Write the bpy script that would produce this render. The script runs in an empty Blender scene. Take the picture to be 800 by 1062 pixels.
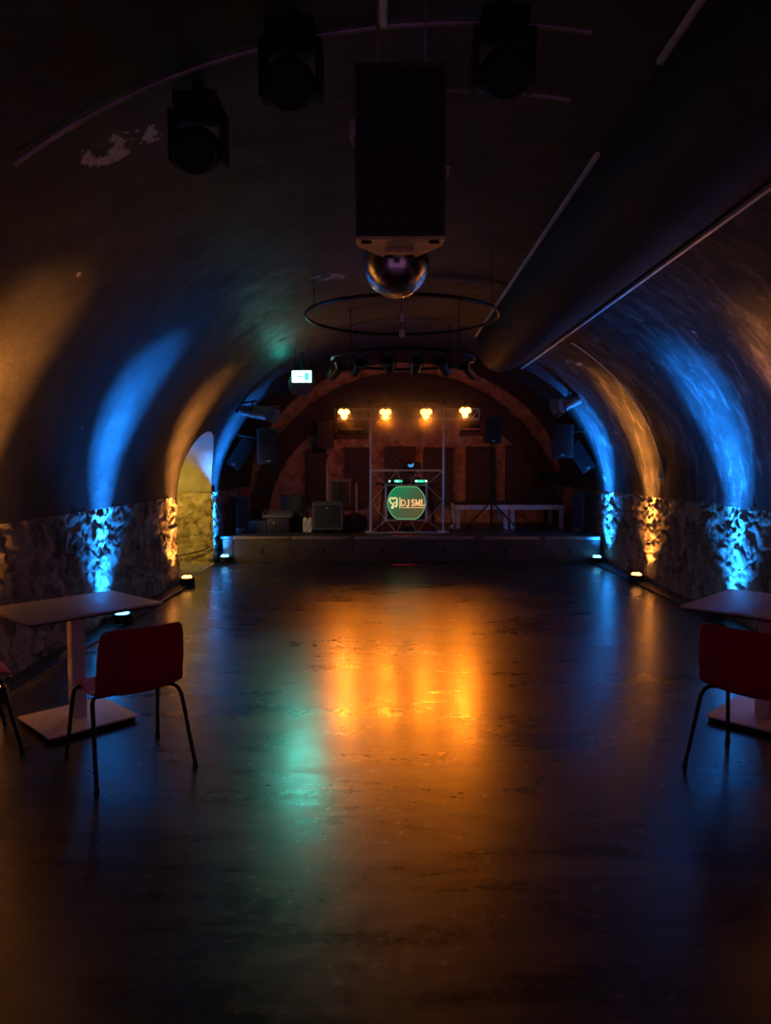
import bpy, bmesh, math, random
from mathutils import Vector, Matrix, noise
random.seed(7)
SC = bpy.context.scene
COL = SC.collection
PI = math.pi
R = math.radians

# ------------------------------------------------------------ camera
FPX = 740.0; PITCH = math.atan(49 / FPX); CAMH = 1.65
cd = bpy.data.cameras.new('camera'); cam = bpy.data.objects.new('camera', cd); COL.objects.link(cam)
cd.sensor_fit = 'VERTICAL'; cd.sensor_height = 36; cd.sensor_width = 36; cd.lens = FPX / 1062 * 36
cd.clip_start = .05; cd.clip_end = 100
cam.location = (0, 0, CAMH); cam.rotation_euler = (PI / 2 - PITCH, 0, math.atan(4 / FPX))
SC.camera = cam
_c, _s = math.cos(PITCH), math.sin(PITCH)
def at(u, v, Y):
    """the point of the room at depth Y that was measured at (u, v) on the photograph"""
    x = (u - 404) / FPX; y = (531 - v) / FPX
    d = (x, _c + y * _s, -_s + y * _c); t = Y / d[1]
    return Vector((d[0] * t, Y, CAMH + d[2] * t))

# ------------------------------------------------------------ materials
def mat(name, base=(.5, .5, .5), rough=.5, metal=0, spec=.5, emit=None, estr=0, coat=0,
        noise_scale=None, noise_amt=.25, bump=0, bump_scale=40, rough_var=0):
    m = bpy.data.materials.new(name); m.use_nodes = True
    nt = m.node_tree; b = nt.nodes['Principled BSDF']
    b.inputs['Base Color'].default_value = (*base, 1); b.inputs['Roughness'].default_value = rough
    b.inputs['Metallic'].default_value = metal; b.inputs['Specular IOR Level'].default_value = spec
    b.inputs['Coat Weight'].default_value = coat
    if emit:
        b.inputs['Emission Color'].default_value = (*emit, 1); b.inputs['Emission Strength'].default_value = estr
    tc = nt.nodes.new('ShaderNodeTexCoord')
    if noise_scale:
        n = nt.nodes.new('ShaderNodeTexNoise'); n.inputs['Scale'].default_value = noise_scale
        n.inputs['Detail'].default_value = 6; nt.links.new(tc.outputs['Object'], n.inputs['Vector'])
        r = nt.nodes.new('ShaderNodeValToRGB')
        r.color_ramp.elements[0].position = .3; r.color_ramp.elements[1].position = .7
        r.color_ramp.elements[0].color = (*[c * (1 - noise_amt) for c in base], 1)
        r.color_ramp.elements[1].color = (*[min(1, c * (1 + noise_amt)) for c in base], 1)
        nt.links.new(n.outputs['Fac'], r.inputs['Fac']); nt.links.new(r.outputs['Color'], b.inputs['Base Color'])
        if rough_var:
            mr = nt.nodes.new('ShaderNodeMapRange')
            mr.inputs['To Min'].default_value = rough - rough_var; mr.inputs['To Max'].default_value = rough + rough_var
            nt.links.new(n.outputs['Fac'], mr.inputs['Value']); nt.links.new(mr.outputs['Result'], b.inputs['Roughness'])
    if bump:
        n2 = nt.nodes.new('ShaderNodeTexNoise'); n2.inputs['Scale'].default_value = bump_scale
        n2.inputs['Detail'].default_value = 5; nt.links.new(tc.outputs['Object'], n2.inputs['Vector'])
        bp = nt.nodes.new('ShaderNodeBump'); bp.inputs['Strength'].default_value = bump; bp.inputs['Distance'].default_value = .02
        nt.links.new(n2.outputs['Fac'], bp.inputs['Height']); nt.links.new(bp.outputs['Normal'], b.inputs['Normal'])
    return m

def N(nt, kind, **kw):
    n = nt.nodes.new(kind)
    for k, v in kw.items():
        if k.startswith('i_'): n.inputs[k[2:].replace('_', ' ')].default_value = v
        else: setattr(n, k, v)
    return n
def ramp(nt, stops, src):
    r = nt.nodes.new('ShaderNodeValToRGB'); e = r.color_ramp.elements
    while len(e) < len(stops): e.new(.5)
    for el, (p, c) in zip(e, stops):
        el.position = p; el.color = (*c, 1) if len(c) == 3 else c
    nt.links.new(src, r.inputs['Fac']); return r.outputs['Color']

def floor_material():
    m = bpy.data.materials.new('polished_concrete'); m.use_nodes = True
    nt = m.node_tree; L = nt.links.new; b = nt.nodes['Principled BSDF']
    tc = N(nt, 'ShaderNodeTexCoord')
    n1 = N(nt, 'ShaderNodeTexNoise', i_Scale=.9, i_Detail=8.0, i_Roughness=.65); L(tc.outputs['Object'], n1.inputs['Vector'])
    mp = N(nt, 'ShaderNodeMapping'); mp.inputs['Scale'].default_value = (.55, 2.6, 1); L(tc.outputs['Object'], mp.inputs['Vector'])
    n2 = N(nt, 'ShaderNodeTexNoise', i_Scale=1.6, i_Detail=9.0, i_Roughness=.7, i_Distortion=.6); L(mp.outputs['Vector'], n2.inputs['Vector'])
    n3 = N(nt, 'ShaderNodeTexNoise', i_Scale=14.0, i_Detail=6.0, i_Roughness=.7); L(tc.outputs['Object'], n3.inputs['Vector'])
    col = ramp(nt, [(.32, (.010, .0095, .0095)), (.5, (.018, .017, .0165)), (.68, (.030, .028, .027))], n2.outputs['Fac'])
    # expansion joint across the hall
    sx = N(nt, 'ShaderNodeSeparateXYZ'); L(tc.outputs['Object'], sx.inputs['Vector'])
    d = N(nt, 'ShaderNodeMath', operation='SUBTRACT'); d.inputs[1].default_value = 5.79; L(sx.outputs['Y'], d.inputs[0])
    a = N(nt, 'ShaderNodeMath', operation='ABSOLUTE'); L(d.outputs[0], a.inputs[0])
    lt = N(nt, 'ShaderNodeMath', operation='LESS_THAN'); lt.inputs[1].default_value = .006; L(a.outputs[0], lt.inputs[0])
    mx = N(nt, 'ShaderNodeMix', data_type='RGBA'); L(lt.outputs[0], mx.inputs['Factor']); L(col, mx.inputs['A'])
    mx.inputs['B'].default_value = (.008, .008, .008, 1)
    L(mx.outputs['Result'], b.inputs['Base Color'])
    # roughness: worn streaks and patches
    ad = N(nt, 'ShaderNodeMath', operation='ADD'); L(n1.outputs['Fac'], ad.inputs[0]); L(n2.outputs['Fac'], ad.inputs[1])
    ad2 = N(nt, 'ShaderNodeMath', operation='MULTIPLY_ADD'); L(n3.outputs['Fac'], ad2.inputs[0]); ad2.inputs[1].default_value = .35; L(ad.outputs[0], ad2.inputs[2])
    mr = N(nt, 'ShaderNodeMapRange'); L(ad2.outputs[0], mr.inputs['Value'])
    mr.inputs['From Min'].default_value = .85; mr.inputs['From Max'].default_value = 1.5
    mr.inputs['To Min'].default_value = FLOOR_R[0]; mr.inputs['To Max'].default_value = FLOOR_R[1]
    L(mr.outputs['Result'], b.inputs['Roughness'])
    sp = N(nt, 'ShaderNodeMapRange'); L(n2.outputs['Fac'], sp.inputs['Value'])
    sp.inputs['From Min'].default_value = .36; sp.inputs['From Max'].default_value = .62
    sp.inputs['To Min'].default_value = .4; sp.inputs['To Max'].default_value = 1.0
    b.inputs['Coat IOR'].default_value = 2.0
    cw_ = N(nt, 'ShaderNodeMapRange'); L(ad2.outputs[0], cw_.inputs['Value'])
    cw_.inputs['From Min'].default_value = .8; cw_.inputs['From Max'].default_value = 1.5; cw_.inputs['To Min'].default_value = .85; cw_.inputs['To Max'].default_value = .2
    L(cw_.outputs['Result'], b.inputs['Coat Weight'])
    cr_ = N(nt, 'ShaderNodeMapRange'); L(n3.outputs['Fac'], cr_.inputs['Value'])
    cr_.inputs['From Min'].default_value = .3; cr_.inputs['From Max'].default_value = .7; cr_.inputs['To Min'].default_value = .15; cr_.inputs['To Max'].default_value = .30
    L(cr_.outputs['Result'], b.inputs['Coat Roughness'])
    L(sp.outputs['Result'], b.inputs['Specular IOR Level'])
    bp = N(nt, 'ShaderNodeBump'); bp.inputs['Strength'].default_value = .07; bp.inputs['Distance'].default_value = .01
    L(n3.outputs['Fac'], bp.inputs['Height'])
    jb = N(nt, 'ShaderNodeBump', invert=True); jb.inputs['Strength'].default_value = .6; jb.inputs['Distance'].default_value = .01
    L(lt.outputs[0], jb.inputs['Height']); L(bp.outputs['Normal'], jb.inputs['Normal'])
    L(jb.outputs['Normal'], b.inputs['Normal']); L(jb.outputs['Normal'], b.inputs['Coat Normal'])
    return m
FLOOR_R = (.20, .42)

def vault_material():
    m = bpy.data.materials.new('black_painted_plaster'); m.use_nodes = True
    nt = m.node_tree; L = nt.links.new; b = nt.nodes['Principled BSDF']
    tc = N(nt, 'ShaderNodeTexCoord')
    n1 = N(nt, 'ShaderNodeTexNoise', i_Scale=2.2, i_Detail=9.0, i_Roughness=.62); L(tc.outputs['Object'], n1.inputs['Vector'])
    n2 = N(nt, 'ShaderNodeTexNoise', i_Scale=26.0, i_Detail=6.0); L(tc.outputs['Object'], n2.inputs['Vector'])
    col = ramp(nt, [(.3, (.024, .024, .026)), (.7, (.052, .051, .054))], n1.outputs['Fac'])
    # paint flaked off down to the pale plaster, in a few ragged patches
    mp = N(nt, 'ShaderNodeMapping'); mp.inputs['Scale'].default_value = (1, .8, 1); L(tc.outputs['Object'], mp.inputs['Vector'])
    n3 = N(nt, 'ShaderNodeTexNoise', i_Scale=1.3, i_Detail=12.0, i_Roughness=.62, i_Distortion=.4); L(mp.outputs['Vector'], n3.inputs['Vector'])
    fl = ramp(nt, [(.685, (0, 0, 0)), (.70, (1, 1, 1))], n3.outputs['Fac'])
    fac = fl
    n4 = N(nt, 'ShaderNodeTexNoise', i_Scale=9.0, i_Detail=9.0, i_Roughness=.7); L(tc.outputs['Object'], n4.inputs['Vector'])
    for (px, py, pz, rad) in FLAKES:
        vs = N(nt, 'ShaderNodeVectorMath', operation='DISTANCE'); L(tc.outputs['Object'], vs.inputs[0]); vs.inputs[1].default_value = (px, py, pz)
        k = N(nt, 'ShaderNodeMath', operation='DIVIDE'); L(vs.outputs['Value'], k.inputs[0]); k.inputs[1].default_value = rad
        k2 = N(nt, 'ShaderNodeMath', operation='MULTIPLY_ADD'); L(k.outputs[0], k2.inputs[0]); k2.inputs[1].default_value = .22; L(n4.outputs['Fac'], k2.inputs[2])
        k3 = ramp(nt, [(.55, (1, 1, 1)), (.575, (0, 0, 0))], k2.outputs[0])
        mx = N(nt, 'ShaderNodeMath', operation='MAXIMUM'); L(fac, mx.inputs[0]); L(k3, mx.inputs[1]); fac = mx.outputs[0]
    mp5 = N(nt, 'ShaderNodeMapping'); mp5.inputs['Scale'].default_value = (2.2, 5.5, 1.6); L(tc.outputs['Object'], mp5.inputs['Vector'])
    n5 = N(nt, 'ShaderNodeTexNoise', i_Scale=1.5, i_Detail=12.0, i_Roughness=.68, i_Distortion=.5); L(mp5.outputs['Vector'], n5.inputs['Vector'])
    w5 = ramp(nt, [(.50, (0, 0, 0)), (.66, (1, 1, 1))], n5.outputs['Fac'])
    sx5 = N(nt, 'ShaderNodeSeparateXYZ'); L(tc.outputs['Object'], sx5.inputs['Vector'])
    m5 = N(nt, 'ShaderNodeMapRange'); L(sx5.outputs['X'], m5.inputs['Value']); m5.inputs['From Min'].default_value = .5; m5.inputs['From Max'].default_value = 2.6
    m5.inputs['To Min'].default_value = .05; m5.inputs['To Max'].default_value = .55
    q5 = N(nt, 'ShaderNodeMath', operation='MULTIPLY'); L(w5, q5.inputs[0]); L(m5.outputs['Result'], q5.inputs[1])
    mix5 = N(nt, 'ShaderNodeMix', data_type='RGBA'); L(q5.outputs[0], mix5.inputs['Factor']); L(col, mix5.inputs['A']); mix5.inputs['B'].default_value = (.2, .19, .2, 1)
    col = mix5.outputs['Result']
    mix = N(nt, 'ShaderNodeMix', data_type='RGBA'); L(fac, mix.inputs['Factor']); L(col, mix.inputs['A'])
    mix.inputs['B'].default_value = (.42, .40, .44, 1)
    L(mix.outputs['Result'], b.inputs['Base Color'])
    b.inputs['Roughness'].default_value = .55; b.inputs['Specular IOR Level'].default_value = .35
    bp = N(nt, 'ShaderNodeBump'); bp.inputs['Strength'].default_value = .28; bp.inputs['Distance'].default_value = .02
    L(n2.outputs['Fac'], bp.inputs['Height'])
    bp2 = N(nt, 'ShaderNodeBump'); bp2.inputs['Strength'].default_value = .3; bp2.inputs['Distance'].default_value = .06
    L(n1.outputs['Fac'], bp2.inputs['Height']); L(bp.outputs['Normal'], bp2.inputs['Normal'])
    L(bp2.outputs['Normal'], b.inputs['Normal'])
    return m
FLAKES = [(-1.49, 4.0, 3.36, .22), (-1.36, 4.05, 3.42, .16), (-1.62, 3.95, 3.28, .12), (-2.11, 4.92, 2.93, .06),
          (-.62, 7.89, 3.69, .22), (-.5, 7.95, 3.71, .14), (-.76, 7.8, 3.66, .13)]

def stone_material(name, c0, c1, c2, cell=.3):
    m = bpy.data.materials.new(name); m.use_nodes = True
    nt = m.node_tree; L = nt.links.new; b = nt.nodes['Principled BSDF']
    tc = N(nt, 'ShaderNodeTexCoord')
    v = N(nt, 'ShaderNodeTexVoronoi', i_Scale=5.0); L(tc.outputs['Object'], v.inputs['Vector'])
    n1 = N(nt, 'ShaderNodeTexNoise', i_Scale=6.0, i_Detail=10.0, i_Roughness=.7); L(tc.outputs['Object'], n1.inputs['Vector'])
    n2 = N(nt, 'ShaderNodeTexNoise', i_Scale=45.0, i_Detail=6.0); L(tc.outputs['Object'], n2.inputs['Vector'])
    ad = N(nt, 'ShaderNodeMath', operation='MULTIPLY_ADD'); sx = N(nt, 'ShaderNodeSeparateColor'); L(v.outputs['Color'], sx.inputs['Color'])
    L(sx.outputs['Red'], ad.inputs[0]); ad.inputs[1].default_value = cell; L(n1.outputs['Fac'], ad.inputs[2])
    col = ramp(nt, [(.42, c0), (.62, c1), (.85, c2)], ad.outputs[0])
    L(col, b.inputs['Base Color']); b.inputs['Roughness'].default_value = .85; b.inputs['Specular IOR Level'].default_value = .25
    bp = N(nt, 'ShaderNodeBump'); bp.inputs['Strength'].default_value = .7; bp.inputs['Distance'].default_value = .03
    L(n1.outputs['Fac'], bp.inputs['Height'])
    bp2 = N(nt, 'ShaderNodeBump'); bp2.inputs['Strength'].default_value = .4; bp2.inputs['Distance'].default_value = .01
    L(n2.outputs['Fac'], bp2.inputs['Height']); L(bp.outputs['Normal'], bp2.inputs['Normal']); L(bp2.outputs['Normal'], b.inputs['Normal'])
    return m

M = {}
M['floor'] = floor_material()
M['vault'] = vault_material()
M['stone'] = stone_material('rubble_stone', (.10, .085, .07), (.27, .235, .195), (.42, .37, .31))
M['pale_stone'] = stone_material('pale_limestone', (.2, .16, .10), (.42, .35, .22), (.56, .48, .32))
M['plaster'] = mat('passage_plaster', (.36, .33, .26), .8, noise_scale=4, noise_amt=.2, bump=.3, bump_scale=20)
M['pale_floor'] = mat('pale_screed', (.3, .27, .23), .6, noise_scale=5, noise_amt=.25)
M['backwall'] = stone_material('old_mottled_plaster', (.2, .15, .11), (.46, .36, .27), (.56, .45, .34), .06)
M['black'] = mat('black_matte', (.006, .006, .0065), .7, noise_scale=8, noise_amt=.3)
M['black_soft'] = mat('black_satin', (.02, .02, .022), .38, noise_scale=5, noise_amt=.3)
M['black_gloss'] = mat('black_metal', (.02, .02, .02), .3, .6, noise_scale=9, noise_amt=.2)
M['duct'] = mat('black_duct_paint', (.03, .028, .029), .62, spec=.25, noise_scale=3, noise_amt=.25, bump=.06, bump_scale=6)
M['strip'] = mat('pale_edge_strip', (.82, .8, .82), .45, noise_scale=8, noise_amt=.15)
M['conduit'] = mat('grey_conduit', (.36, .34, .34), .4, .3, noise_scale=4, noise_amt=.5)
M['truss'] = mat('aluminium_tube', (.8, .8, .82), .35, .35, noise_scale=14, noise_amt=.12)
M['stage'] = mat('stage_board', (.07, .054, .055), .55, noise_scale=4, noise_amt=.3, bump=.05)
M['deck'] = mat('stage_deck_lino', (.045, .038, .036), .35, noise_scale=3, noise_amt=.35)
M['edge'] = mat('worn_edge_trim', (.3, .25, .22), .45, .3, noise_scale=12, noise_amt=.3)
M['dark'] = mat('slot_dark', (.004, .004, .004), .8, noise_scale=8)
M['red'] = mat('red_plastic', (.42, .006, .028), .5, spec=.25, noise_scale=6, noise_amt=.1, bump=.02, bump_scale=200)
M['white'] = mat('white_powder_coat', (.72, .68, .68), .42, noise_scale=10, noise_amt=.05)
M['tabletop'] = mat('pale_laminate', (.52, .49, .5), .30, spec=.7, noise_scale=5, noise_amt=.06)
M['panel'] = mat('charcoal_foam', (.035, .033, .034), .8, noise_scale=20, noise_amt=.2)
M['speaker'] = mat('speaker_cabinet', (.036, .036, .038), .5, noise_scale=14, noise_amt=.25, bump=.15, bump_scale=160)
M['lamp_grey'] = mat('worn_grey_lamp_paint', (.22, .22, .23), .35, .5, noise_scale=10, noise_amt=.3)
M['grille'] = mat('speaker_grille', (.03, .03, .033), .45, .4, noise_scale=90, noise_amt=.6, bump=.3, bump_scale=240)
M['greybox'] = mat('grey_cabinet', (.12, .115, .11), .6, noise_scale=12, noise_amt=.2)
M['riser'] = mat('pale_riser_frame', (.85, .83, .85), .5, noise_scale=6, noise_amt=.12)
M['lit_underside'] = mat('amber_lit_underside', (.82, .58, .30), .6, noise_scale=9, noise_amt=.3)  # amber stage light on the speaker underside, put into a bright tan
M['mirror'] = mat('mirror_tile', (.85, .85, .88), .2, 1.0)
M['cloth'] = mat('pale_cloth', (.6, .6, .62), .8, noise_scale=9)
M['brown'] = mat('brown_canvas', (.1, .065, .045), .7, noise_scale=8, noise_amt=.3)
M['sign'] = mat('exit_sign_face', (.6, .9, .85), .4, emit=(.35, 1, .85), estr=8)
M['signgreen'] = mat('exit_sign_green', (.0, .3, .2), .4, emit=(.02, .55, .42), estr=3.0)
M['blue_led'] = mat('blue_lens', (.1, .3, .8), .3, emit=(.10, .55, 1.0), estr=9)
M['orange_led'] = mat('orange_lens', (.8, .4, .1), .3, emit=(1.0, .36, .07), estr=9)
M['amber_lamp'] = mat('amber_lens', (.9, .4, .1), .3, emit=(1.0, .30, .045), estr=20)
M['green_led'] = mat('green_led', (.05, .5, .3), .3, emit=(.04, .75, .38), estr=1.6)
M['white_led'] = mat('pale_led', (.6, .9, .8), .3, emit=(.45, 1.0, .75), estr=3)
M['logo_blue'] = mat('backlit_blue_mark', (.1, .3, .6), .3, emit=(.06, .30, .75), estr=1.0)
M['lettering'] = mat('lit_lettering', (.8, .6, .4), .4, emit=(1.0, .50, .20), estr=.95)
M['letter_pale'] = mat('lit_pale_mark', (.8, .7, .4), .4, emit=(1.0, .80, .34), estr=.85)
M['ring_rim'] = mat('lit_rim_green', (.2, .6, .3), .4, emit=(.16, .50, .20), estr=.75)
M['red_light_spill'] = mat('red_light_spill', (.5, .01, .02), .4, emit=(.6, .0, .03), estr=.12)  # red light spill painted as a faintly glowing strip

def screen_disc():
    m = bpy.data.materials.new('screen_green_disc'); m.use_nodes = True
    nt = m.node_tree; L = nt.links.new; b = nt.nodes['Principled BSDF']
    tc = N(nt, 'ShaderNodeTexCoord'); sx = N(nt, 'ShaderNodeSeparateXYZ'); L(tc.outputs['Object'], sx.inputs['Vector'])
    su = N(nt, 'ShaderNodeMath', operation='SUBTRACT'); L(sx.outputs['Z'], su.inputs[0]); L(sx.outputs['X'], su.inputs[1])
    mr = N(nt, 'ShaderNodeMapRange'); L(su.outputs[0], mr.inputs['Value']); mr.inputs['From Min'].default_value = -.42; mr.inputs['From Max'].default_value = .42
    col = ramp(nt, [(0, (.10, .085, .03)), (.5, (.055, .10, .045)), (1, (.004, .20, .075))], mr.outputs['Result'])
    b.inputs['Base Color'].default_value = (.01, .03, .02, 1); b.inputs['Roughness'].default_value = .35
    L(col, b.inputs['Emission Color']); b.inputs['Emission Strength'].default_value = 1.0
    return m
M['disc'] = screen_disc()

# ------------------------------------------------------------ geometry helpers
class MB:
    def __init__(self): self.bm = bmesh.new()
    def box(self, c, s, rot=None, bevel=0.0):
        r = bmesh.ops.create_cube(self.bm, size=1.0)
        vs = r['verts']; mat_ = Matrix.Diagonal((*s, 1))
        bmesh.ops.transform(self.bm, matrix=mat_, verts=vs)
        if bevel:
            es = list({e for v in vs for e in v.link_edges})
            rb = bmesh.ops.bevel(self.bm, geom=es, offset=bevel, segments=2, affect='EDGES', profile=.6)
            vs = list({v for f in rb['faces'] for v in f.verts} | {v for v in vs if v.is_valid})
        T = Matrix.Translation(Vector(c))
        if rot is not None: T = T @ rot
        bmesh.ops.transform(self.bm, matrix=T, verts=vs); return self
    def tube(self, pts, r, seg=10, closed=False, r2=None):
        pts = [Vector(p) for p in pts]; n = len(pts); rings = []
        up = None
        for i, p in enumerate(pts):
            if closed: t = pts[(i + 1) % n] - pts[i - 1]
            else: t = pts[min(i + 1, n - 1)] - pts[max(i - 1, 0)]
            t.normalize()
            if up is None:
                a = Vector((0, 0, 1)) if abs(t.z) < .9 else Vector((1, 0, 0)); up = (a - t * a.dot(t)).normalized()
            else:
                up = (up - t * up.dot(t)).normalized()
            sd = t.cross(up); rr = r if r2 is None else r + (r2 - r) * i / (n - 1)
            rings.append([self.bm.verts.new(p + (up * math.cos(2 * PI * k / seg) + sd * math.sin(2 * PI * k / seg)) * rr) for k in range(seg)])
        for i in range(n if closed else n - 1):
            A, B = rings[i], rings[(i + 1) % n]
            for k in range(seg):
                self.bm.faces.new((A[k], A[(k + 1) % seg], B[(k + 1) % seg], B[k]))
        if not closed:
            self.bm.faces.new(rings[0][::-1]); self.bm.faces.new(rings[-1])
        return self
    def lathe(self, prof, seg=24, M4=None):
        """prof: (radius, z) pairs turned round z; M4 places it"""
        rings = []
        for (r, z) in prof:
            if r < 1e-6: rings.append([self.bm.verts.new((0, 0, z))])
            else: rings.append([self.bm.verts.new((r * math.cos(2 * PI * k / seg), r * math.sin(2 * PI * k / seg), z)) for k in range(seg)])
        for A, B in zip(rings, rings[1:]):
            for k in range(seg):
                a0, a1 = A[k % len(A)], A[(k + 1) % len(A)]; b0, b1 = B[k % len(B)], B[(k + 1) % len(B)]
                vs = []
                for v in (a0, a1, b1, b0):
                    if v not in vs: vs.append(v)
                if len(vs) > 2: self.bm.faces.new(vs)
        if M4 is not None: bmesh.ops.transform(self.bm, matrix=M4, verts=[v for r_ in rings for v in r_])
        return self
    def prism(self, poly, d, M4=None):
        """poly: (x, z) outline in the xz plane, extruded along +y by d; M4 places it"""
        a = [self.bm.verts.new((x, 0, z)) for x, z in poly]; b = [self.bm.verts.new((x, d, z)) for x, z in poly]
        self.bm.faces.new(a); self.bm.faces.new(b[::-1]); n = len(a)
        for i in range(n): self.bm.faces.new((a[i], b[i], b[(i + 1) % n], a[(i + 1) % n]))
        if M4 is not None: bmesh.ops.transform(self.bm, matrix=M4, verts=a + b)
        return self
    def grid(self, rows, smooth=True):
        V = [[self.bm.verts.new(p) for p in r] for r in rows]
        for A, B in zip(V, V[1:]):
            for k in range(len(A) - 1):
                self.bm.faces.new((A[k], A[k + 1], B[k + 1], B[k]))
        return V
    def build(self, name, material, parent=None, smooth=True, loc=None, angle=35):
        me = bpy.data.meshes.new(name)
        bmesh.ops.recalc_face_normals(self.bm, faces=self.bm.faces)
        self.bm.to_mesh(me); self.bm.free()
        me.materials.append(material)
        if smooth:
            me.polygons.foreach_set('use_smooth', [True] * len(me.polygons))
            try: me.set_sharp_from_angle(angle=R(angle))
            except Exception: pass
        o = bpy.data.objects.new(name, me); COL.objects.link(o)
        if parent is not None: o.parent = parent
        if loc is not None: o.location = loc
        return o

def tag(o, label, cat, group=None, kind=None):
    o['label'] = label; o['category'] = cat
    if group: o['group'] = group
    if kind: o['kind'] = kind
    return o
def thing(name, label, cat, loc=(0, 0, 0), rz=0, group=None):
    o = bpy.data.objects.new(name, None); COL.objects.link(o); o.empty_display_size = .1
    o.location = loc; o.rotation_euler = (0, 0, rz); return tag(o, label, cat, group)
def struct(o): o['kind'] = 'structure'; return o
def copy_tree(o, parent=None):
    c = o.copy(); COL.objects.link(c)
    if parent is not None: c.parent = parent
    for ch in list(o.children): copy_tree(ch, c)
    return c
def rotx(a): return Matrix.Rotation(a, 4, 'X')
def roty(a): return Matrix.Rotation(a, 4, 'Y')
def rotz(a): return Matrix.Rotation(a, 4, 'Z')
def T(*p): return Matrix.Translation(Vector(p))
def aim(o, d):
    """turn an object so that its local +Z looks along d"""
    o.rotation_mode = 'QUATERNION'; o.rotation_quaternion = Vector(d).normalized().to_track_quat('Z', 'Y'); return o
def spot(name, loc, d, color, watt, size, blend=1.0, radius=.05):
    l = bpy.data.lights.new(name, 'SPOT'); l.energy = watt; l.color = color; l.spot_size = R(size); l.spot_blend = blend; l.shadow_soft_size = radius
    o = bpy.data.objects.new(name, l); COL.objects.link(o); o.location = loc
    o.rotation_mode = 'QUATERNION'; o.rotation_quaternion = (-Vector(d)).normalized().to_track_quat('Z', 'Y'); return o
def point(name, loc, color, watt, radius=.05):
    l = bpy.data.lights.new(name, 'POINT'); l.energy = watt; l.color = color; l.shadow_soft_size = radius
    o = bpy.data.objects.new(name, l); COL.objects.link(o); o.location = loc; return o

# ------------------------------------------------------------ the hall
XL, XR, ZS, RISE = -2.95, 3.65, 1.2, 2.6
CX, HALF = (XL + XR) / 2, (XR - XL) / 2
YN, YB = -1.5, 15.2
NYC, NR = 10.85, .95                      # side passage: centre and half width along the wall
YP0, YP1 = NYC - NR, NYC + NR
def vz(x): return ZS + RISE * math.sqrt(max(0, 1 - ((x - CX) / HALF) ** 2))
def vpt(t, y): return Vector((CX + HALF * math.cos(t), y, ZS + RISE * math.sin(t)))

fm = MB(); fm.box((-.6, (YN + YB) / 2, -.06), (9.6, YB - YN + .4, .12)); struct(fm.build('floor', M['floor'], smooth=False))

# vault: one barrel, its lower left edge cut by the passage arch
vb = MB(); ys = []
y = YN
while y < YB - 1e-6: ys.append(y); y += .07
ys = sorted([q for q in ys if not any(abs(q - e) < .03 for e in (YP0, YP1))] + [YP0, YP1, YB] + [YP0 + .01, YP0 + .03, YP1 - .01, YP1 - .03])
rows = []
NT = 120
for y in ys:
    zc = ZS
    if YP0 < y < YP1: zc = ZS + math.sqrt(NR ** 2 - (y - NYC) ** 2)
    t0 = PI - math.asin(min(1, (zc - ZS) / RISE)); row = []
    for k in range(NT + 1):
        t = t0 * (1 - k / NT); p = vpt(t, y)
        nrm = Vector((math.cos(t) / HALF, 0, math.sin(t) / RISE)).normalized()
        d = noise.noise(Vector((p.x * 1.1, p.y * 1.1, p.z * 1.1 + 4))) * .022 + noise.noise(p * 4.5) * .010 + noise.noise(p * 11) * .004
        edge = min(1, k / 8, (NT - k) / 8)
        row.append(p + nrm * d * edge)
    rows.append(row)
vb.grid(rows); struct(vb.build('ceiling', M['vault'], angle=80))

def stone_wall(name, p0, u, length, height, nrm, seed, material, step=.019, amp=.055, top=True):
    """rubble masonry: irregular stones standing proud of ragged joints"""
    p0, u, nrm = Vector(p0), Vector(u), Vector(nrm); mb = MB(); rows = []
    nu, nz = max(2, int(length / step)), int(height / step)
    for j in range(nz + 1):
        z = height * j / nz; row = []
        for i in range(nu + 1):
            a = length * i / nu
            wob = noise.noise(Vector((a * 3.2, z * 3.2, seed))) * .28; wo2 = noise.noise(Vector((a * 14, z * 14, seed + 4))) * .16
            q = Vector((a * 3.0 + wob + wo2, z * 5.2 + wob * 1.3 - wo2, seed * 7.3))
            dist, pts = noise.voronoi(q)
            joint = min(1, (dist[1] - dist[0]) / .13)
            joint = joint * joint * (3 - 2 * joint)
            tilt = noise.noise(pts[0] * 3.1) * .55 + (q.z - pts[0].z) * .3 + (q - pts[0]).dot(Vector((noise.noise(pts[0] * 5), noise.noise(pts[0] * 7 + Vector((3, 1, 2))), 0))) * 1.1
            fine = noise.fractal(Vector((a * 7, z * 9, seed)), .7, 2.1, 6) * .024 + noise.fractal(Vector((a * 2.1, z * 2.1, seed + 9)), 1.0, 2.0, 3) * .02
            d = amp * (joint * (.45 + .40 * tilt) - .3) + fine
            row.append(p0 + u * a + Vector((0, 0, z)) + nrm * d)
        rows.append(row)
    if top: rows.append([p - nrm * .22 for p in rows[-1]])
    mb.grid(rows); o = mb.build(name, material, angle=70); return struct(o)
stone_wall('wall_left', (XL - .015, YN, 0), (0, 1, 0), YP0 - YN, ZS, (1, 0, 0), 1.3, M['stone'])
stone_wall('wall_left_pier', (XL - .015, YP1, 0), (0, 1, 0), YB - YP1, ZS, (1, 0, 0), 2.9, M['stone'])
stone_wall('wall_right', (XR + .015, YN, 0), (0, 1, 0), YB - YN, ZS + .03, (-1, 0, 0), 5.1, M['stone'])
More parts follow.
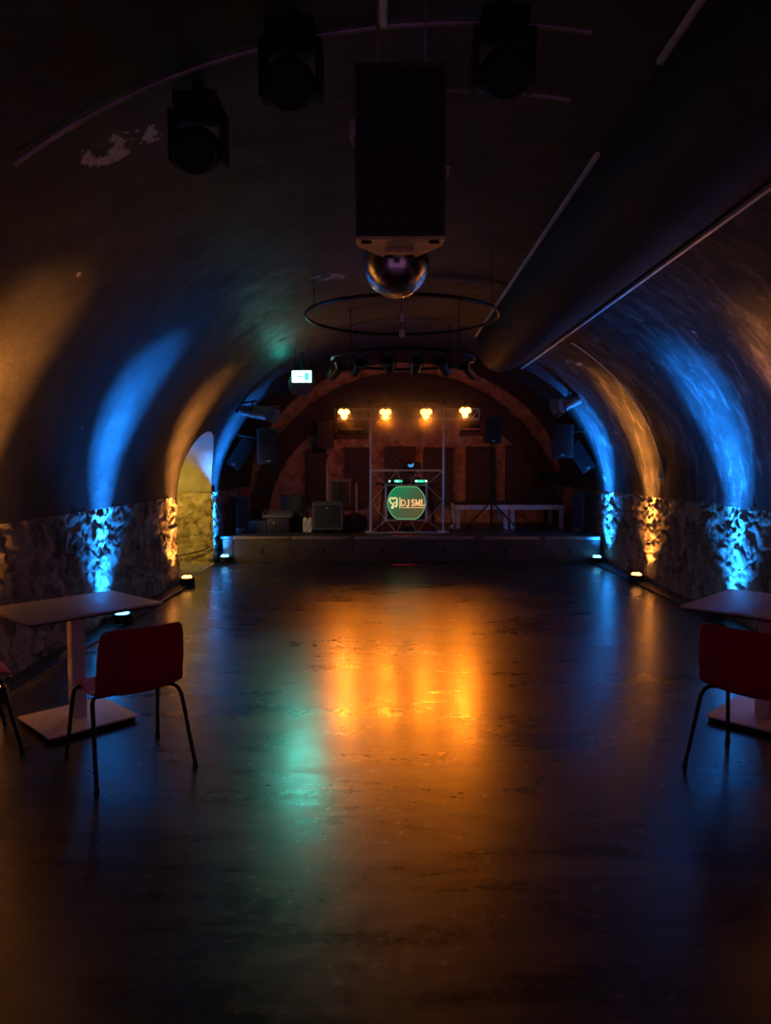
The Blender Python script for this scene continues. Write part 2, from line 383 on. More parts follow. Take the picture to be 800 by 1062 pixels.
# side passage: stone end wall, plaster above, barrel vault
XP = -5.2
stone_wall('wall_passage_far', (XP, YP1 + .02, 0), (1, 0, 0), XL - XP + .02, ZS, (0, -1, 0), 8.2, M['pale_stone'], amp=.04)
stone_wall('wall_passage_near', (XP, YP0 - .02, 0), (1, 0, 0), XL - XP - .04, ZS, (0, 1, 0), 9.4, M['pale_stone'], amp=.05, step=.05)
pv = MB(); rows = []
for k in range(41):
    a = PI * k / 40; yy = NYC + NR * math.cos(a); zz = ZS + NR * math.sin(a)
    xv = CX - HALF * math.sqrt(1 - ((zz - ZS) / RISE) ** 2)
    rows.append([Vector((xv + (XP - xv) * j / 16, yy, zz)) for j in range(17)])
pv.grid(rows); struct(pv.build('ceiling_passage', M['plaster'], angle=80))
pf = MB(); pf.box(((XP + XL) / 2 - .01, NYC, .002), (XL - XP - .02, 1.86, .006)); struct(pf.build('floor_passage', M['pale_floor'], smooth=False))
pw = MB(); pw.box((XP - .05, NYC, 1.2), (.1, 2.3, 2.5)); struct(pw.build('wall_passage_end', M['plaster'], smooth=False))
th = MB(); th.box((XL + .02, NYC, .006), (.022, 1.86, .012), bevel=.003)
struct(th.build('trim_1', M['strip']))
# end wall behind the stage
bw = MB(); rows = []
for j in range(61):
    row = []
    for i in range(111):
        x = XL - .1 + (XR - XL + .2) * i / 110; z = 3.9 * j / 60
        row.append(Vector((x, YB + noise.fractal(Vector((x * 1.5, z * 1.5, 3)), 1, 2, 5) * .03, z)))
    rows.append(row)
bw.grid(rows); struct(bw.build('wall_back', M['backwall'], angle=70))
# rib of dressed stone following the vault where it meets the end wall
rb = MB(); ri, ro_, = [], []
for k in range(61):
    t = PI * k / 60; ri.append((CX + 2.93 * math.cos(t), .44 + 2.55 * math.sin(t))); ro_.append((CX + 3.22 * math.cos(t), .44 + 3.1 * math.sin(t)))
for k in range(60):
    a = [Vector((x, YB - .16, z)) for x, z in (ri[k], ri[k + 1], ro_[k + 1], ro_[k])]; b = [p + Vector((0, .2, 0)) for p in a]
    for f in ((a[0], a[1], a[2], a[3]), (a[0], b[0], b[1], a[1]), (a[3], a[2], b[2], b[3])):
        rb.bm.faces.new([rb.bm.verts.new(p) for p in f])
bmesh.ops.remove_doubles(rb.bm, verts=rb.bm.verts, dist=.0005)
M['rib'] = mat('dark_brown_stone', (.045, .033, .026), .8, noise_scale=5, noise_amt=.4, bump=.4, bump_scale=12)  # dark brown, deeper than the end wall plaster
struct(rb.build('trim_2', M['rib'], angle=50))
# kerb gutter of dark slabs along the right wall foot and left wall foot
for nm, x, y0, y1 in (('baseboard_left', XL + .14, YN, YP0 - .05), ('baseboard_right', XR - .14, YN, 11.95)):
    k = MB(); k.box((x, (y0 + y1) / 2, .012), (.2, y1 - y0, .024), bevel=.006); struct(k.build(nm, M['black_soft']))

# ------------------------------------------------------------ stage
YS, HS = 12.0, .44
st = thing('stage_platform', 'low dark stage platform with boarded front across the end of the hall', 'stage', (0, YS, 0))
dk = MB(); dk.box((CX, 1.5, HS - .02), (XR - XL - .18, 3.0, .04), bevel=.004); dk.build('deck', M['deck'], st)
seams = [at(u, 570, YS).x for u in (229, 242, 367, 493, 622, 638)]
seams[0] = XL + .12; seams[-1] = XR - .12
for a, b in zip(seams, seams[1:]):
    f = MB(); f.box(((a + b) / 2, .03, (HS - .045) / 2), (b - a - .012, .05, HS - .05), bevel=.006)
    fp = f.build('front_panel', M['stage'], st)
    if b - a > 1:
        for q in (.24, .75):
            s = MB(); s.box((a + (b - a) * q, .003, .19), (.04, .008, .085), bevel=.003); s.build('handle_slot', M['dark'], fp)
        for q in range(4):
            s = MB(); s.box((a + (b - a) * .5, .003, .25 + q * .035), (.012, .008, .012)); s.build('bolt', M['edge'], fp)
ed = MB()
for u0, u1 in ((242, 300), (302, 362), (368, 455), (456, 492), (500, 560), (566, 622)):
    a, b = at(u0, 560, YS).x, at(u1, 560, YS).x; ed.box(((a + b) / 2, .012, HS - .0255), (b - a, .05, .05), bevel=.006)
ed.build('edge_strip', M['edge'], st)

# ------------------------------------------------------------ up-lights along the walls
def make_uplight(kind):
    o = bpy.data.objects.new('floor_uplight', None); COL.objects.link(o); o.empty_display_size = .1
    h = MB(); h.lathe([(0, .0), (.07, .0), (.088, .02), (.092, .075), (.098, .08), (.098, .092), (.086, .094), (.082, .086), (0, .086)], 28, T(0, 0, .02) )
    h.build('housing', M['black_soft'], o)
    b = MB(); b.box((0, 0, .012), (.2, .1, .024), bevel=.006)
    for s in (-1, 1): b.box((s * .103, 0, .05), (.008, .05, .1), bevel=.003)
    b.build('bracket', M['black_gloss'], o)
    for k in range(4):
        a = PI / 4 + k * PI / 2; l = MB()
        l.lathe([(0, .034), (.016, .031), (.028, .02), (.031, 0), (0, -.002)], 14, T(.04 * math.cos(a), .04 * math.sin(a), .107)); l.build('lens', M[kind], o)
    return o
BLUE, ORANGE = (.012, .24, 1.0), (1.0, .33, .055)
U = {'blue_led': make_uplight('blue_led'), 'orange_led': make_uplight('orange_led')}
used = {}
def uplight(kind, x, y, label, side, watt, size=31, lean=.04, along=0):
    o = U[kind] if kind not in used else copy_tree(U[kind]); used[kind] = 1
    o.location = (x, y, 0.0); tag(o, label, 'uplight', 'wall washer uplights on the floor')
    spot('uplight_beam', (x, y, .16), (side * lean, along, 1), BLUE if kind == 'blue_led' else ORANGE, watt * .75, size + 6, 1.0, .035)
    spot('uplight_core', (x, y, .16), (side * lean, along, 1), BLUE if kind == 'blue_led' else ORANGE, watt * .5, 20, 1.0, .035)
    spot('uplight_spill', (x, y, .15), (side * .25, along, 1), BLUE if kind == 'blue_led' else ORANGE, watt * .06, 95, 1.0, .06)
WB, WO = 6000, 2300
uplight('blue_led', -2.77, 7.3, 'blue uplight at the stone wall behind the table with the red chairs', -1, WB)
uplight('orange_led', -2.77, 9.66, 'orange uplight at the near corner of the arched passage', -1, WO)
uplight('blue_led', -2.77, 11.91, 'blue uplight between the arched passage and the stage', -1, WB * .75, along=.08)
uplight('orange_led', -2.77, 4.86, 'orange uplight at the stone wall nearest the cut-off red chair', -1, WO * .9)
uplight('blue_led', 3.47, 11.86, 'blue uplight at the stage corner opposite the arched passage', 1, WB)
uplight('orange_led', 3.47, 9.95, 'orange uplight below the orange stripe opposite the passage', 1, WO * 1.2)
uplight('blue_led', 3.47, 7.5, 'blue uplight behind the table with the lone chair', 1, WB)
uplight('orange_led', 3.47, 5.8, 'orange uplight at the wall beside the table with the lone chair', 1, WO * .9)
spot('passage_lamp', (-3.9, 10.45, 1.72), (.5, 1.35, -.85), (1.0, .62, .07), 110, 105, 1.0, .12)

# ------------------------------------------------------------ tables and chairs
def table(label, cx, cy, la, lb, rz, bz):
    t = thing('cafe_table', label, 'table', (cx, cy, 0), rz, 'pedestal cafe tables')
    a = MB(); a.box((0, 0, .752), (la, lb, .014), bevel=.004); a.build('tabletop', M['tabletop'], t)
    e = MB(); e.box((0, 0, .738), (la - .03, lb - .03, .013), bevel=.003); e.build('underside', M['black_soft'], t)
    c = MB(); c.box((0, 0, .375), (.085, .085, .72), rotz(bz), bevel=.008); c.build('column', M['white'], t)
    b = MB(); b.box((0, 0, .034), (.56, .52, .012), rotz(bz), bevel=.003); b.build('base_plate', M['white'], t)
    f = MB(); f.box((0, 0, .015), (.53, .49, .03), rotz(bz), bevel=.003); f.build('base_foot', M['black'], t)
    return t
table('pale square pedestal table by the arched passage side with two red chairs', -2.0, 4.48, .85, .67, R(49), R(-3))
table('pale pedestal table cut by the picture edge with one red chair', 2.42, 4.53, .88, .76, R(45), R(0))

def make_chair():
    o = bpy.data.objects.new('shell_chair', None); COL.objects.link(o); o.empty_display_size = .1
    # shell: (forward y, height z, half width, dish)
    prof = [(.245, .415, .195, .0), (.235, .44, .205, .004), (.20, .452, .213, .008), (.12, .448, .222, .014), (.02, .441, .229, .018), (-.08, .437, .232, .02),
            (-.15, .437, .232, .03), (-.195, .448, .232, .034), (-.222, .474, .232, .034), (-.238, .52, .232, .026), (-.252, .60, .231, .02), (-.266, .68, .228, .022),
            (-.277, .745, .222, .022), (-.284, .785, .214, .021), (-.2875, .803, .203, .02), (-.289, .812, .185, .018)]
    def rows_(pr):
        rows = []
        for (y_, z_, w, dsh) in pr:
            r_ = []
            for k in range(17):
                s = -1 + k / 8; x = w * s
                if z_ < .445: r_.append(Vector((x, y_, z_ + dsh * (abs(s) ** 2.2))))
                else: r_.append(Vector((x, y_ + dsh * 1.6 * (abs(s) ** 2.2) * max(0, min(1, (z_ - .445) / .09)), z_ + (0 if z_ > .56 else dsh * abs(s) ** 2.2 * min(1, (.56 - z_) / .1)))))
            rows.append(r_)
        return rows
    for nm, pr in (('seat', prof[:8]), ('backrest', prof[7:])):
        m = MB(); m.grid(rows_(pr)); q = m.build(nm, M['red'], o, angle=80)
        s = q.modifiers.new('thick', 'SOLIDIFY'); s.thickness = .011; s.offset = 0
        b = q.modifiers.new('round', 'BEVEL'); b.width = .004; b.segments = 2; b.limit_method = 'ANGLE'; b.angle_limit = R(50)
    fr = MB()
    for y_ in (.15, -.06): fr.tube([(-.17, y_, .42), (.17, y_, .42)], .011)
    for x_ in (-.13, .13): fr.tube([(x_, -.06, .42), (x_, .15, .42)], .010)
    fr.build('seat_frame', M['black_gloss'], o)
    for sx in (-1, 1):
        for sy, y0, y1 in ((1, .15, .265), (-1, -.06, -.285)):
            k_ = 1 if sy > 0 else 3.2
            p = [(sx * .15, y0, .42), (sx * .19, y0 + sy * .004 * k_, .427), (sx * .218, y0 + sy * .016 * k_, .427), (sx * .232, y0 + sy * .026 * k_, .412), (sx * .238, y0 + sy * .035 * k_, .38), (sx * .262, y1, .012)]
            l = MB(); l.tube(p, .0115, 12); leg = l.build('leg', M['black_gloss'], o)
            f = MB(); f.tube([(sx * .2612, y1 - sy * .002, .02), (sx * .2622, y1, .0)], .0145, 12); f.build('rubber_foot', M['black'], leg)
    return o
ch = make_chair()
def place(o, x, y, face, label):
    o.location = (x, y, 0); o.rotation_euler = (0, 0, R(face) - PI / 2); tag(o, label, 'chair', 'red shell chairs')
ch2 = copy_tree(ch); ch3 = copy_tree(ch)
place(ch, -1.445, 3.86, 129, 'red shell chair seen from behind at the table near the passage')
place(ch2, -2.49, 4.05, 38, 'red shell chair cut off by the picture edge, only seat corner showing')
place(ch3, 2.00, 3.80, 42, 'red shell chair at the table opposite, alone, its seat hidden by its back')

# ------------------------------------------------------------ overhead: speaker, mirror ball, rings, duct, conduits
sp = thing('flown_loudspeaker', 'tall black loudspeaker hung from the vault with underside tinted as if amber-lit', 'loudspeaker', (.048, 3.2, 2.637)); sp.rotation_euler = (R(4), 0, 0)
def trap(z0, z1, wn, wf, d, grow=0):
    mb = MB(); v = [mb.bm.verts.new(p) for z in (z0, z1) for p in ((-wn / 2, 0, z), (wn / 2, 0, z), (wn / 2, d * .35, z), (wf / 2, d, z), (-wf / 2, d, z), (-wn / 2, d * .35, z))]
    mb.bm.faces.new(v[:6][::-1]); mb.bm.faces.new(v[6:])
    for k in range(6): mb.bm.faces.new((v[k], v[(k + 1) % 6], v[6 + (k + 1) % 6], v[6 + k]))
    return mb
trap(.012, .72, .392, .17, .36).build('cabinet', M['speaker'], sp, smooth=False)
trap(0, .012, .392, .17, .36).build('bottom_panel', M['lit_underside'], sp, smooth=False)
g = MB(); g.box((0, -.008, .365), (.36, .014, .66), bevel=.004); g.build('grille', M['grille'], sp)
hs = MB(); hs.box((0, .2, -.006), (.13, .08, .012), bevel=.003); hs.box((0, .2, -.013), (.05, .025, .006)); hs.build('handle_plate', M['lit_underside'], sp)
for x_, y_ in ((-.15, .04), (.15, .04), (-.05, .33), (.05, .33)):
    b = MB(); b.box((x_, y_, -.004), (.045, .022, .012), bevel=.003); b.build('rubber_pad', M['dark'], sp)
for x_ in (-.1, .11):
    b = MB(); b.tube([(x_, .12, .71), (x_, .12, vz(x_ + .048) - 2.637)], .006, 8); b.build('hanging_rod', M['conduit'], sp)
b = MB(); b.box((-.205, .03, .46), (.03, .06, .07), bevel=.005); b.box((-.205, .03, .41), (.018, .03, .03), bevel=.004); b.build('side_bracket', M['conduit'], sp)
b = MB(); b.box((.203, .03, .30), (.024, .05, .012), bevel=.002); b.box((.207, .03, .285), (.008, .04, .03), bevel=.002); b.build('side_bracket', M['conduit'], sp)

bc = at(411, 274, 4.3); br = .195
ball = thing('mirror_ball', 'mirror ball hanging behind the loudspeaker', 'mirror ball', bc)
bb = MB(); nl = 44
for j in range(nl):
    a0, a1 = -PI / 2 + PI * j / nl, -PI / 2 + PI * (j + 1) / nl; am = (a0 + a1) / 2
    cnt = max(6, int(96 * math.cos(am)))
    for k in range(cnt):
        b0, b1 = 2 * PI * k / cnt, 2 * PI * (k + 1) / cnt
        q = [Vector((math.cos(a) * math.cos(b_), math.cos(a) * math.sin(b_), math.sin(a))) * br for a, b_ in ((a0, b0), (a0, b1), (a1, b1), (a1, b0))]
        bb.bm.faces.new([bb.bm.verts.new(p) for p in q])
bmesh.ops.remove_doubles(bb.bm, verts=bb.bm.verts, dist=.0002)
bb.build('mirror_tiles', M['mirror'], ball, smooth=False)
b = MB(); b.lathe([(0, br + .05), (.03, br + .05), (.035, br - .005), (0, br - .01)], 16); b.tube([(0, 0, br + .03), (0, 0, vz(bc.x) - bc.z)], .004, 8); b.build('hanger', M['black_gloss'], ball)

rc = at(417, 330, 7.5); rz_ = 3.165
ring = thing('hanging_ring', 'large thin dark ring hung flat below the vault', 'ring', (rc.x, 7.45, rz_))
b = MB(); b.tube([(.985 * math.cos(2 * PI * k / 72), .985 * math.sin(2 * PI * k / 72), 0) for k in range(72)], .017, 10, closed=True); b.build('hoop', M['black_gloss'], ring)
for k in range(3):
    a = PI / 2 + k * 2 * PI / 3; x_, y_ = .985 * math.cos(a), .985 * math.sin(a)
    b = MB(); b.tube([(x_, y_, .01), (x_, y_, vz(rc.x + x_) - rz_)], .003, 6); b.build('suspension_wire', M['black'], ring)
hp = thing('hanging_pole', 'short upright pole with white sleeve inside the thin ring', 'pole', (rc.x, 7.45, 2.96))
b = MB(); b.tube([(0, 0, 0), (0, 0, vz(rc.x) - 2.96)], .013, 10); b.build('rod', M['conduit'], hp)
b = MB(); b.box((0, -.005, .035), (.06, .05, .07), bevel=.008); b.build('end_box', M['white'], hp)
b = MB(); b.box((0, -.004, .2), (.036, .036, .08), bevel=.006); b.build('sleeve', M['white'], hp)

# rear ring with its spotlights
RY, RZ, RR = 10.15, 3.12, 1.0
rx = .2
rr = thing('lighting_ring', 'black ring bar carrying small spotlights behind the thin ring', 'lighting bar', (rx, RY, RZ))
b = MB(); b.tube([(RR * math.cos(2 * PI * k / 72), RR * math.sin(2 * PI * k / 72), 0) for k in range(72)], .024, 10, closed=True); b.build('hoop', M['black_gloss'], rr)
for k in range(4):
    a = PI / 4 + k * PI / 2; x_, y_ = RR * math.cos(a), RR * math.sin(a)
    b = MB(); b.tube([(x_, y_, .01), (x_, y_, vz(rx + x_) - RZ)], .006, 6); b.build('suspension_wire', M['black'], rr)
def make_spot():
    o = bpy.data.objects.new('stage_spotlight', None); COL.objects.link(o); o.empty_display_size = .1
    c = MB(); c.box((0, 0, -.02), (.04, .05, .06), bevel=.006); c.tube([(0, 0, -.03), (0, 0, -.1)], .01, 8); c.build('clamp', M['black_gloss'], o)
    y_ = MB(); y_.tube([(-.085, 0, -.26), (-.085, 0, -.12), (-.06, 0, -.1), (.06, 0, -.1), (.085, 0, -.12), (.085, 0, -.26)], .009, 8); y_.build('yoke', M['black_gloss'], o)
    R4 = T(0, 0, -.24) @ rotx(R(62))
    h = MB(); h.lathe([(0, -.14), (.05, -.135), (.062, -.1), (.066, .08), (.074, .085), (.074, .12), (.06, .12), (.058, .1)], 20, R4); h.build('housing', M['black_soft'], o)
    l = MB(); l.lathe([(0, .112), (.04, .108), (.058, .1)], 20, R4); l.build('lens', M['black_gloss'], o)
    d = MB()
    for k in range(4):
        d.box((0, 0, 0), (.10, .004, .07), R4 @ rotz(k * PI / 2) @ T(0, .088, .15) @ rotx(R(-24)))
    d.build('barn_door', M['greybox'], o)
    return o
s0 = make_spot()
for i, (ang, dz, yaw, lab) in enumerate((
        (202, 0, 40, 'hung spotlight at the end of the ring bar next to the exit sign'),
        (232, 0, 20, 'small spotlight second along the ring bar from the exit sign'),
        (258, 0, -8, 'small spotlight on the ring bar just before the pole'),
        (278, 0, 5, 'small spotlight on the ring bar just past the pole'),
        (300, 0, -25, 'small spotlight on the ring bar second from the duct end'),
        (330, 0, -40, 'hung spotlight on the ring bar nearest the duct end'))):
    o = s0 if i == 0 else copy_tree(s0); a = R(ang)
    o.location = (rx + RR * math.cos(a), RY + RR * math.sin(a), RZ + .02); o.rotation_euler = (0, 0, R(yaw)); tag(o, lab, 'spotlight', 'spotlights on the ring bar')

# round duct box along the vault
dt = thing('ventilation_duct', 'long black ventilation duct running under the vault between pale strips', 'duct', (0, 0, 0))
dc = [(1.37, 3.69), (1.36, 3.55), (1.38, 3.4), (1.45, 3.25), (1.57, 3.14), (1.72, 3.09), (1.87, 3.11), (2.0, 3.17), (2.13, 3.26), (2.24, 3.33)]
dm = MB(); rows = []; y = YN
while y <= 11.3: rows.append([Vector((x_, y, z_)) for x_, z_ in dc]); y += .4
rows.append([Vector((1.78 + (x_ - 1.78) * .96, 11.4, 3.4 + (z_ - 3.4) * .95)) for x_, z_ in dc])
rows.append([Vector((1.78 + (x_ - 1.78) * .75, 11.47, 3.45 + (z_ - 3.45) * .7)) for x_, z_ in dc])
rows.append([Vector((1.78, 11.5, 3.5)) for x_, z_ in dc])
dm.grid(rows); bmesh.ops.remove_doubles(dm.bm, verts=dm.bm.verts, dist=.001); dm.build('duct_body', M['duct'], dt, angle=60)
for (x_, z_, y0, y1) in ((1.345, 3.65, 4.75, 11.3), (1.345, 3.65, 2.6, 3.7), (2.268, 3.30, 2.4, 12.4)):
    b = MB(); b.box((x_, (y0 + y1) / 2, z_), (.03, y1 - y0, .03), bevel=.004); b.build('edge_strip', M['strip'], dt)

def conduit(name, label, y, t0, t1, r=.012, off=.03, m='conduit', dy=0):
    pts = [vpt(R(t0 + (t1 - t0) * k / 40), y + dy * k / 40) for k in range(41)]
    pts = [p + (Vector((CX, p.y, ZS)) - p).normalized() * off for p in pts]
    b = MB(); b.tube(pts, r, 8); return tag(b.build(name, M[m]), label, 'cable')
conduit('conduit', 'thin conduit arching across the vault above the hung loudspeaker', 3.58, 132, 79)
conduit('conduit', 'short conduit on the vault behind the loudspeaker top', 4.2, 97, 78)
conduit('conduit', 'thin conduit on the vault beside the mirror ball', 8.3, 90, 71.5)
conduit('conduit', 'faint conduit on the vault behind the thin ring', 10.6, 112, 76, r=.014)
conduit('wall_cable', 'pale cable following the vault edge beside the orange light stripe', 9.42, 52, 6, .010, .02, 'strip')
b = MB(); b.box(vpt(R(6.5), 9.42) + Vector((-.05, 0, 0)), (.05, .06, .09), bevel=.01); tag(b.build('junction_box', M['white']), 'small white box at the lower end of the pale vault cable', 'box')
b = MB(); b.tube([(-.03, YN, vz(0) - .035), (-.03, 3.55, vz(0) - .035)], .022, 10); tag(b.build('ceiling_pipe', M['strip']), 'pale pipe running along the crown of the vault', 'pipe')

# dark moving heads against the vault near the first conduit
def make_head():
    o = bpy.data.objects.new('moving_head', None); COL.objects.link(o); o.empty_display_size = .1
    b = MB(); b.box((0, 0, -.04), (.22, .2, .08), bevel=.015); b.tube([(0, 0, -.01), (0, 0, .08)], .03, 10); b.build('base', M['black'], o)
    b = MB(); b.box((-.13, 0, -.2), (.03, .12, .26), bevel=.012); b.box((.13, 0, -.2), (.03, .12, .26), bevel=.012); b.box((0, 0, -.1), (.28, .12, .04), bevel=.012); b.build('yoke', M['black'], o)
    h = MB(); h.lathe([(0, -.13), (.06, -.125), (.10, -.09), (.115, 0), (.115, .1), (.10, .13), (.09, .12), (0, .125)], 22, T(0, 0, -.26) @ rotx(R(115))); h.build('head', M['black'], o)
    return o
h0 = make_head()
for i, (u, v, Y, lab) in enumerate(((302, 38, 3.40, 'dark moving head under the conduit between the round fixture and the loudspeaker'), (205, 85, 3.75, 'round dark moving head on the vault below the pale flaked patch'),
                                    (522, 42, 3.45, 'dark moving head under the conduit on the duct side of the loudspeaker'))):
    o = h0 if i == 0 else copy_tree(h0); p = at(u, v, Y); o.location = (p.x, Y, vz(p.x) - .075); tag(o, lab, 'stage light', 'moving heads on the vault')

# exit sign and the round fixture behind it
es = thing('exit_sign', 'glowing white and green escape sign hung from the vault', 'exit sign', at(313, 390.5, 10.8))
b = MB(); b.box((0, .02, 0), (.31, .045, .20), bevel=.006); b.build('housing', M['black_soft'], es)
b = MB(); b.box((0, -.006, 0), (.285, .01, .172), bevel=.002); b.build('sign_face', M['sign'], es)
b = MB(); b.box((.075, -.0125, 0), (.06, .003, .11)); b.box((-.01, -.0125, 0), (.07, .003, .018))
b.prism([(-.045, 0), (-.01, .03), (-.01, -.03)], .003, T(-.02, -.014, 0)); b.build('arrow_mark', M['signgreen'], es)
b = MB()
for s in (-.1, .1): b.tube([(s, .02, .09), (s, .02, vz(-1.31 + s) - es.location.z)], .005, 6)
b.build('hanging_rod', M['black'], es)
spot('sign_glow', es.location + Vector((0, -.08, 0)), (.12, -1, -.43), (.08, 1.0, .78), 45, 44, 1, .2)
point('sign_glow_back', es.location + Vector((-.2, .3, .12)), (.05, 1.0, .80), 2.4, .06)
pd = at(313, 397, 11.3)
rd = thing('round_ceiling_disc', 'round pale disc on the vault just behind the exit sign', 'ceiling fixture', pd)
dd = (Vector((CX, pd.y, ZS)) - pd).normalized(); dd = (dd + Vector((0, -1.2, 0))).normalized()
b = MB(); b.lathe([(0, .03), (.1, .028), (.2, .012), (.225, 0), (.2, -.02), (0, -.03)], 36); o = b.build('dish', M['greybox'], rd); aim(o, dd)
b = MB(); b.tube([(0, 0, 0), Vector((0, .05, vz(pd.x) - pd.z))], .02, 10); b.build('stem', M['black'], rd)

# ------------------------------------------------------------ lighting truss and dj booth
YT = 12.62
tr = thing('lighting_truss', 'aluminium goal-post truss standing on the stage with amber lamps', 'truss', (0, YT + .12, HS))
def zt(v, Y=YT + .12): return at(400, v, Y).z - HS
xl, xr_ = at(384.5, 500, YT + .12).x, at(460, 500, YT + .12).x
for x_ in (xl, xr_):
    b = MB(); b.tube([(x_, 0, 0), (x_, 0, zt(432))], .022, 12); b.build('tower_pole', M['truss'], tr)
    b = MB(); b.box((x_, 0, .012), (.2, .2, .024), bevel=.004); b.tube([(x_, 0, .02), (x_, 0, .06)], .03, 12); b.build('base_plate', M['truss'], tr)
    b = MB(); b.box((x_, 0, zt(424) + .12), (.09, .05, .1), bevel=.006)
    for s in (-.03, .03): b.tube([(x_ + s, 0, zt(432)), (x_ + s, 0, zt(417))], .009, 8)
    b.build('clamp', M['black_gloss'], tr)
xa, xb = at(348, 428, YT + .12).x, at(497, 428, YT + .12).x
zt_, zb_ = zt(424.5), zt(434.5)
b = MB()
for y_ in (-.09, .09): b.tube([(xa, y_, zt_), (xb, y_, zt_)], .014, 10)
b.build('top_chord', M['truss'], tr)
b = MB(); b.tube([(xa, 0, zb_), (xb, 0, zb_)], .014, 10); b.build('bottom_chord', M['truss'], tr)
b = MB(); n_ = 9
for k in range(n_):
    x0, x1 = xa + (xb - xa) * k / n_, xa + (xb - xa) * (k + 1) / n_; xm = (x0 + x1) / 2
    for y_ in (-.09, .09): b.tube([(x0, y_, zt_), (xm, 0, zb_)], .007, 6); b.tube([(xm, 0, zb_), (x1, y_, zt_)], .007, 6)
for x_ in (xa, xb):
    b.tube([(x_, -.09, zt_), (x_, 0, zb_)], .009, 6); b.tube([(x_, .09, zt_), (x_, 0, zb_)], .009, 6); b.tube([(x_, -.09, zt_), (x_, .09, zt_)], .009, 6)
b.build('lacing', M['truss'], tr)
def make_par():
    o = bpy.data.objects.new('par_lamp', None); COL.objects.link(o); o.empty_display_size = .1
    A = rotx(R(90 + 26))                 # beam looks down towards the dance floor
    h = MB(); h.lathe([(0, -.16), (.04, -.155), (.06, -.12), (.112, .0), (.118, .05), (.112, .05), (.106, .01), (0, .005)], 22, A); h.build('housing', M['black_soft'], o)
    y_ = MB(); y_.tube([(-.125, 0, 0), (-.125, 0, .1), (-.08, 0, .135), (.08, 0, .135), (.125, 0, .1), (.125, 0, 0)], .008, 8); y_.box((0, 0, .15), (.04, .05, .06), bevel=.006); y_.build('yoke', M['black_gloss'], o)
    for (dx, dz) in ((-.05, .034), (.05, .034), (0, -.053)):
        l = MB(); l.lathe([(0, .05), (.028, .045), (.047, .022), (.05, .0), (0, -.004)], 14, A @ T(dx, dz, .012)); l.build('lens', M['amber_lamp'], o)
    return o
p0 = make_par()
AMBER = (1.0, .222, .010)
for i, (u, v, lab) in enumerate(((357, 428.5, 'lit amber lamp at the overhanging truss end nearest the exit sign'), (400, 428.5, 'lit amber lamp second along the truss from the exit sign'),
                                 (442, 428.5, 'lit amber lamp over the laptop, third along the truss'), (482.5, 427, 'lit amber lamp at the truss end nearest the stand speaker'))):
    o = p0 if i == 0 else copy_tree(p0); p = at(u, v, YT + .0); o.location = p; tag(o, lab, 'stage lamp', 'amber lamps on the truss')
    tgt = Vector((p.x * .55 + .05, 5.6, 0)); d = (tgt - p).normalized()
    spot('amber_beam', p + d * .11, d, AMBER, 150, 52, 1.0, .055)
    spot('end_wall_fill', p + Vector((0, .25, .05)), (0, 1, -.35), (1.0, .16, .022), 15, 150, 1.0, .05)  # added spot aimed backwards behind each lamp, brightens the end wall

# booth front: square frame of slim tubes with a smaller square inside
bf = thing('booth_frame', 'square aluminium lattice frame at the front of the dj booth', 'frame', (0, YT - .08, HS))
def q(u, v): p = at(u, v, YT - .08); return Vector((p.x, 0, p.z - HS))
z_top, z_bot = q(400, 488).z, .016
ou = [Vector((q(385, 500).x, 0, z_bot)), Vector((q(460, 500).x, 0, z_bot)), Vector((q(460, 500).x, 0, z_top)), Vector((q(385, 500).x, 0, z_top))]
inn = [q(400.3, 539.5), q(442.5, 539.5), q(442.5, 503), q(400.3, 503)]
b = MB()
for k in range(4): b.tube([ou[k], ou[(k + 1) % 4]], .016, 10)
for x_ in (ou[0].x, ou[1].x): b.tube([(x_, .08, .016), (x_, .08, z_top)], .016, 10); b.tube([(x_, 0, z_top), (x_, .08, z_top)], .012, 8); b.tube([(x_, 0, .016), (x_, .08, .016)], .012, 8)
b.build('outer_frame', M['truss'], bf)
b = MB()
for k in range(4): b.tube([inn[k], inn[(k + 1) % 4]], .015 if k % 2 else .012, 10)
b.build('inner_frame', M['truss'], bf)
b = MB()
def mid(a, c, f=.5): return a + (c - a) * f
br_ = [(ou[k], inn[k]) for k in range(4)]
for k in range(4):
    a, c = ou[k], ou[(k + 1) % 4]; ia, ic = inn[k], inn[(k + 1) % 4]
    if k % 2 == 0: br_ += [(ia, mid(a, c, .36)), (ic, mid(a, c, .64)), (mid(ia, ic, .40), mid(a, c, .36)), (mid(ia, ic, .60), mid(a, c, .64))]
    else: br_ += [(ia, mid(a, c, .5)), (ic, mid(a, c, .5))]
for a, c in br_: b.tube([a, c], .007, 6)
b.build('brace', M['truss'], bf)

# lit sign inside the frame
ctr = at(421.8, 521.5, YT - .06); dj = thing('lit_sign', 'square dark screen with green disc lettered DJ SML', 'sign', ctr)
w_ = (at(441, 521, YT - .06).x - at(403, 521, YT - .06).x); h_ = at(420, 503.8, YT - .06).z - at(420, 539, YT - .06).z
b = MB(); b.box((0, .035, 0), (w_, .05, h_), bevel=.006); b.build('screen', M['black_soft'], dj)
rad = .335; hh = h_ / 2 - .012
def clipped(r_, hz, n=64):
    return [(r_ * math.cos(2 * PI * k / n) , max(-hz, min(hz, r_ * math.sin(2 * PI * k / n)))) for k in range(n)]
b = MB(); b.prism(clipped(rad, hh), .006, T(0, .003, 0)); b.build('green_disc', M['disc'], dj, smooth=False)
b = MB(); cp = clipped(rad - .004, hh - .003); b.tube([(x_, .002, z_) for x_, z_ in cp], .0065, 6, closed=True); b.build('disc_rim', M['ring_rim'], dj)
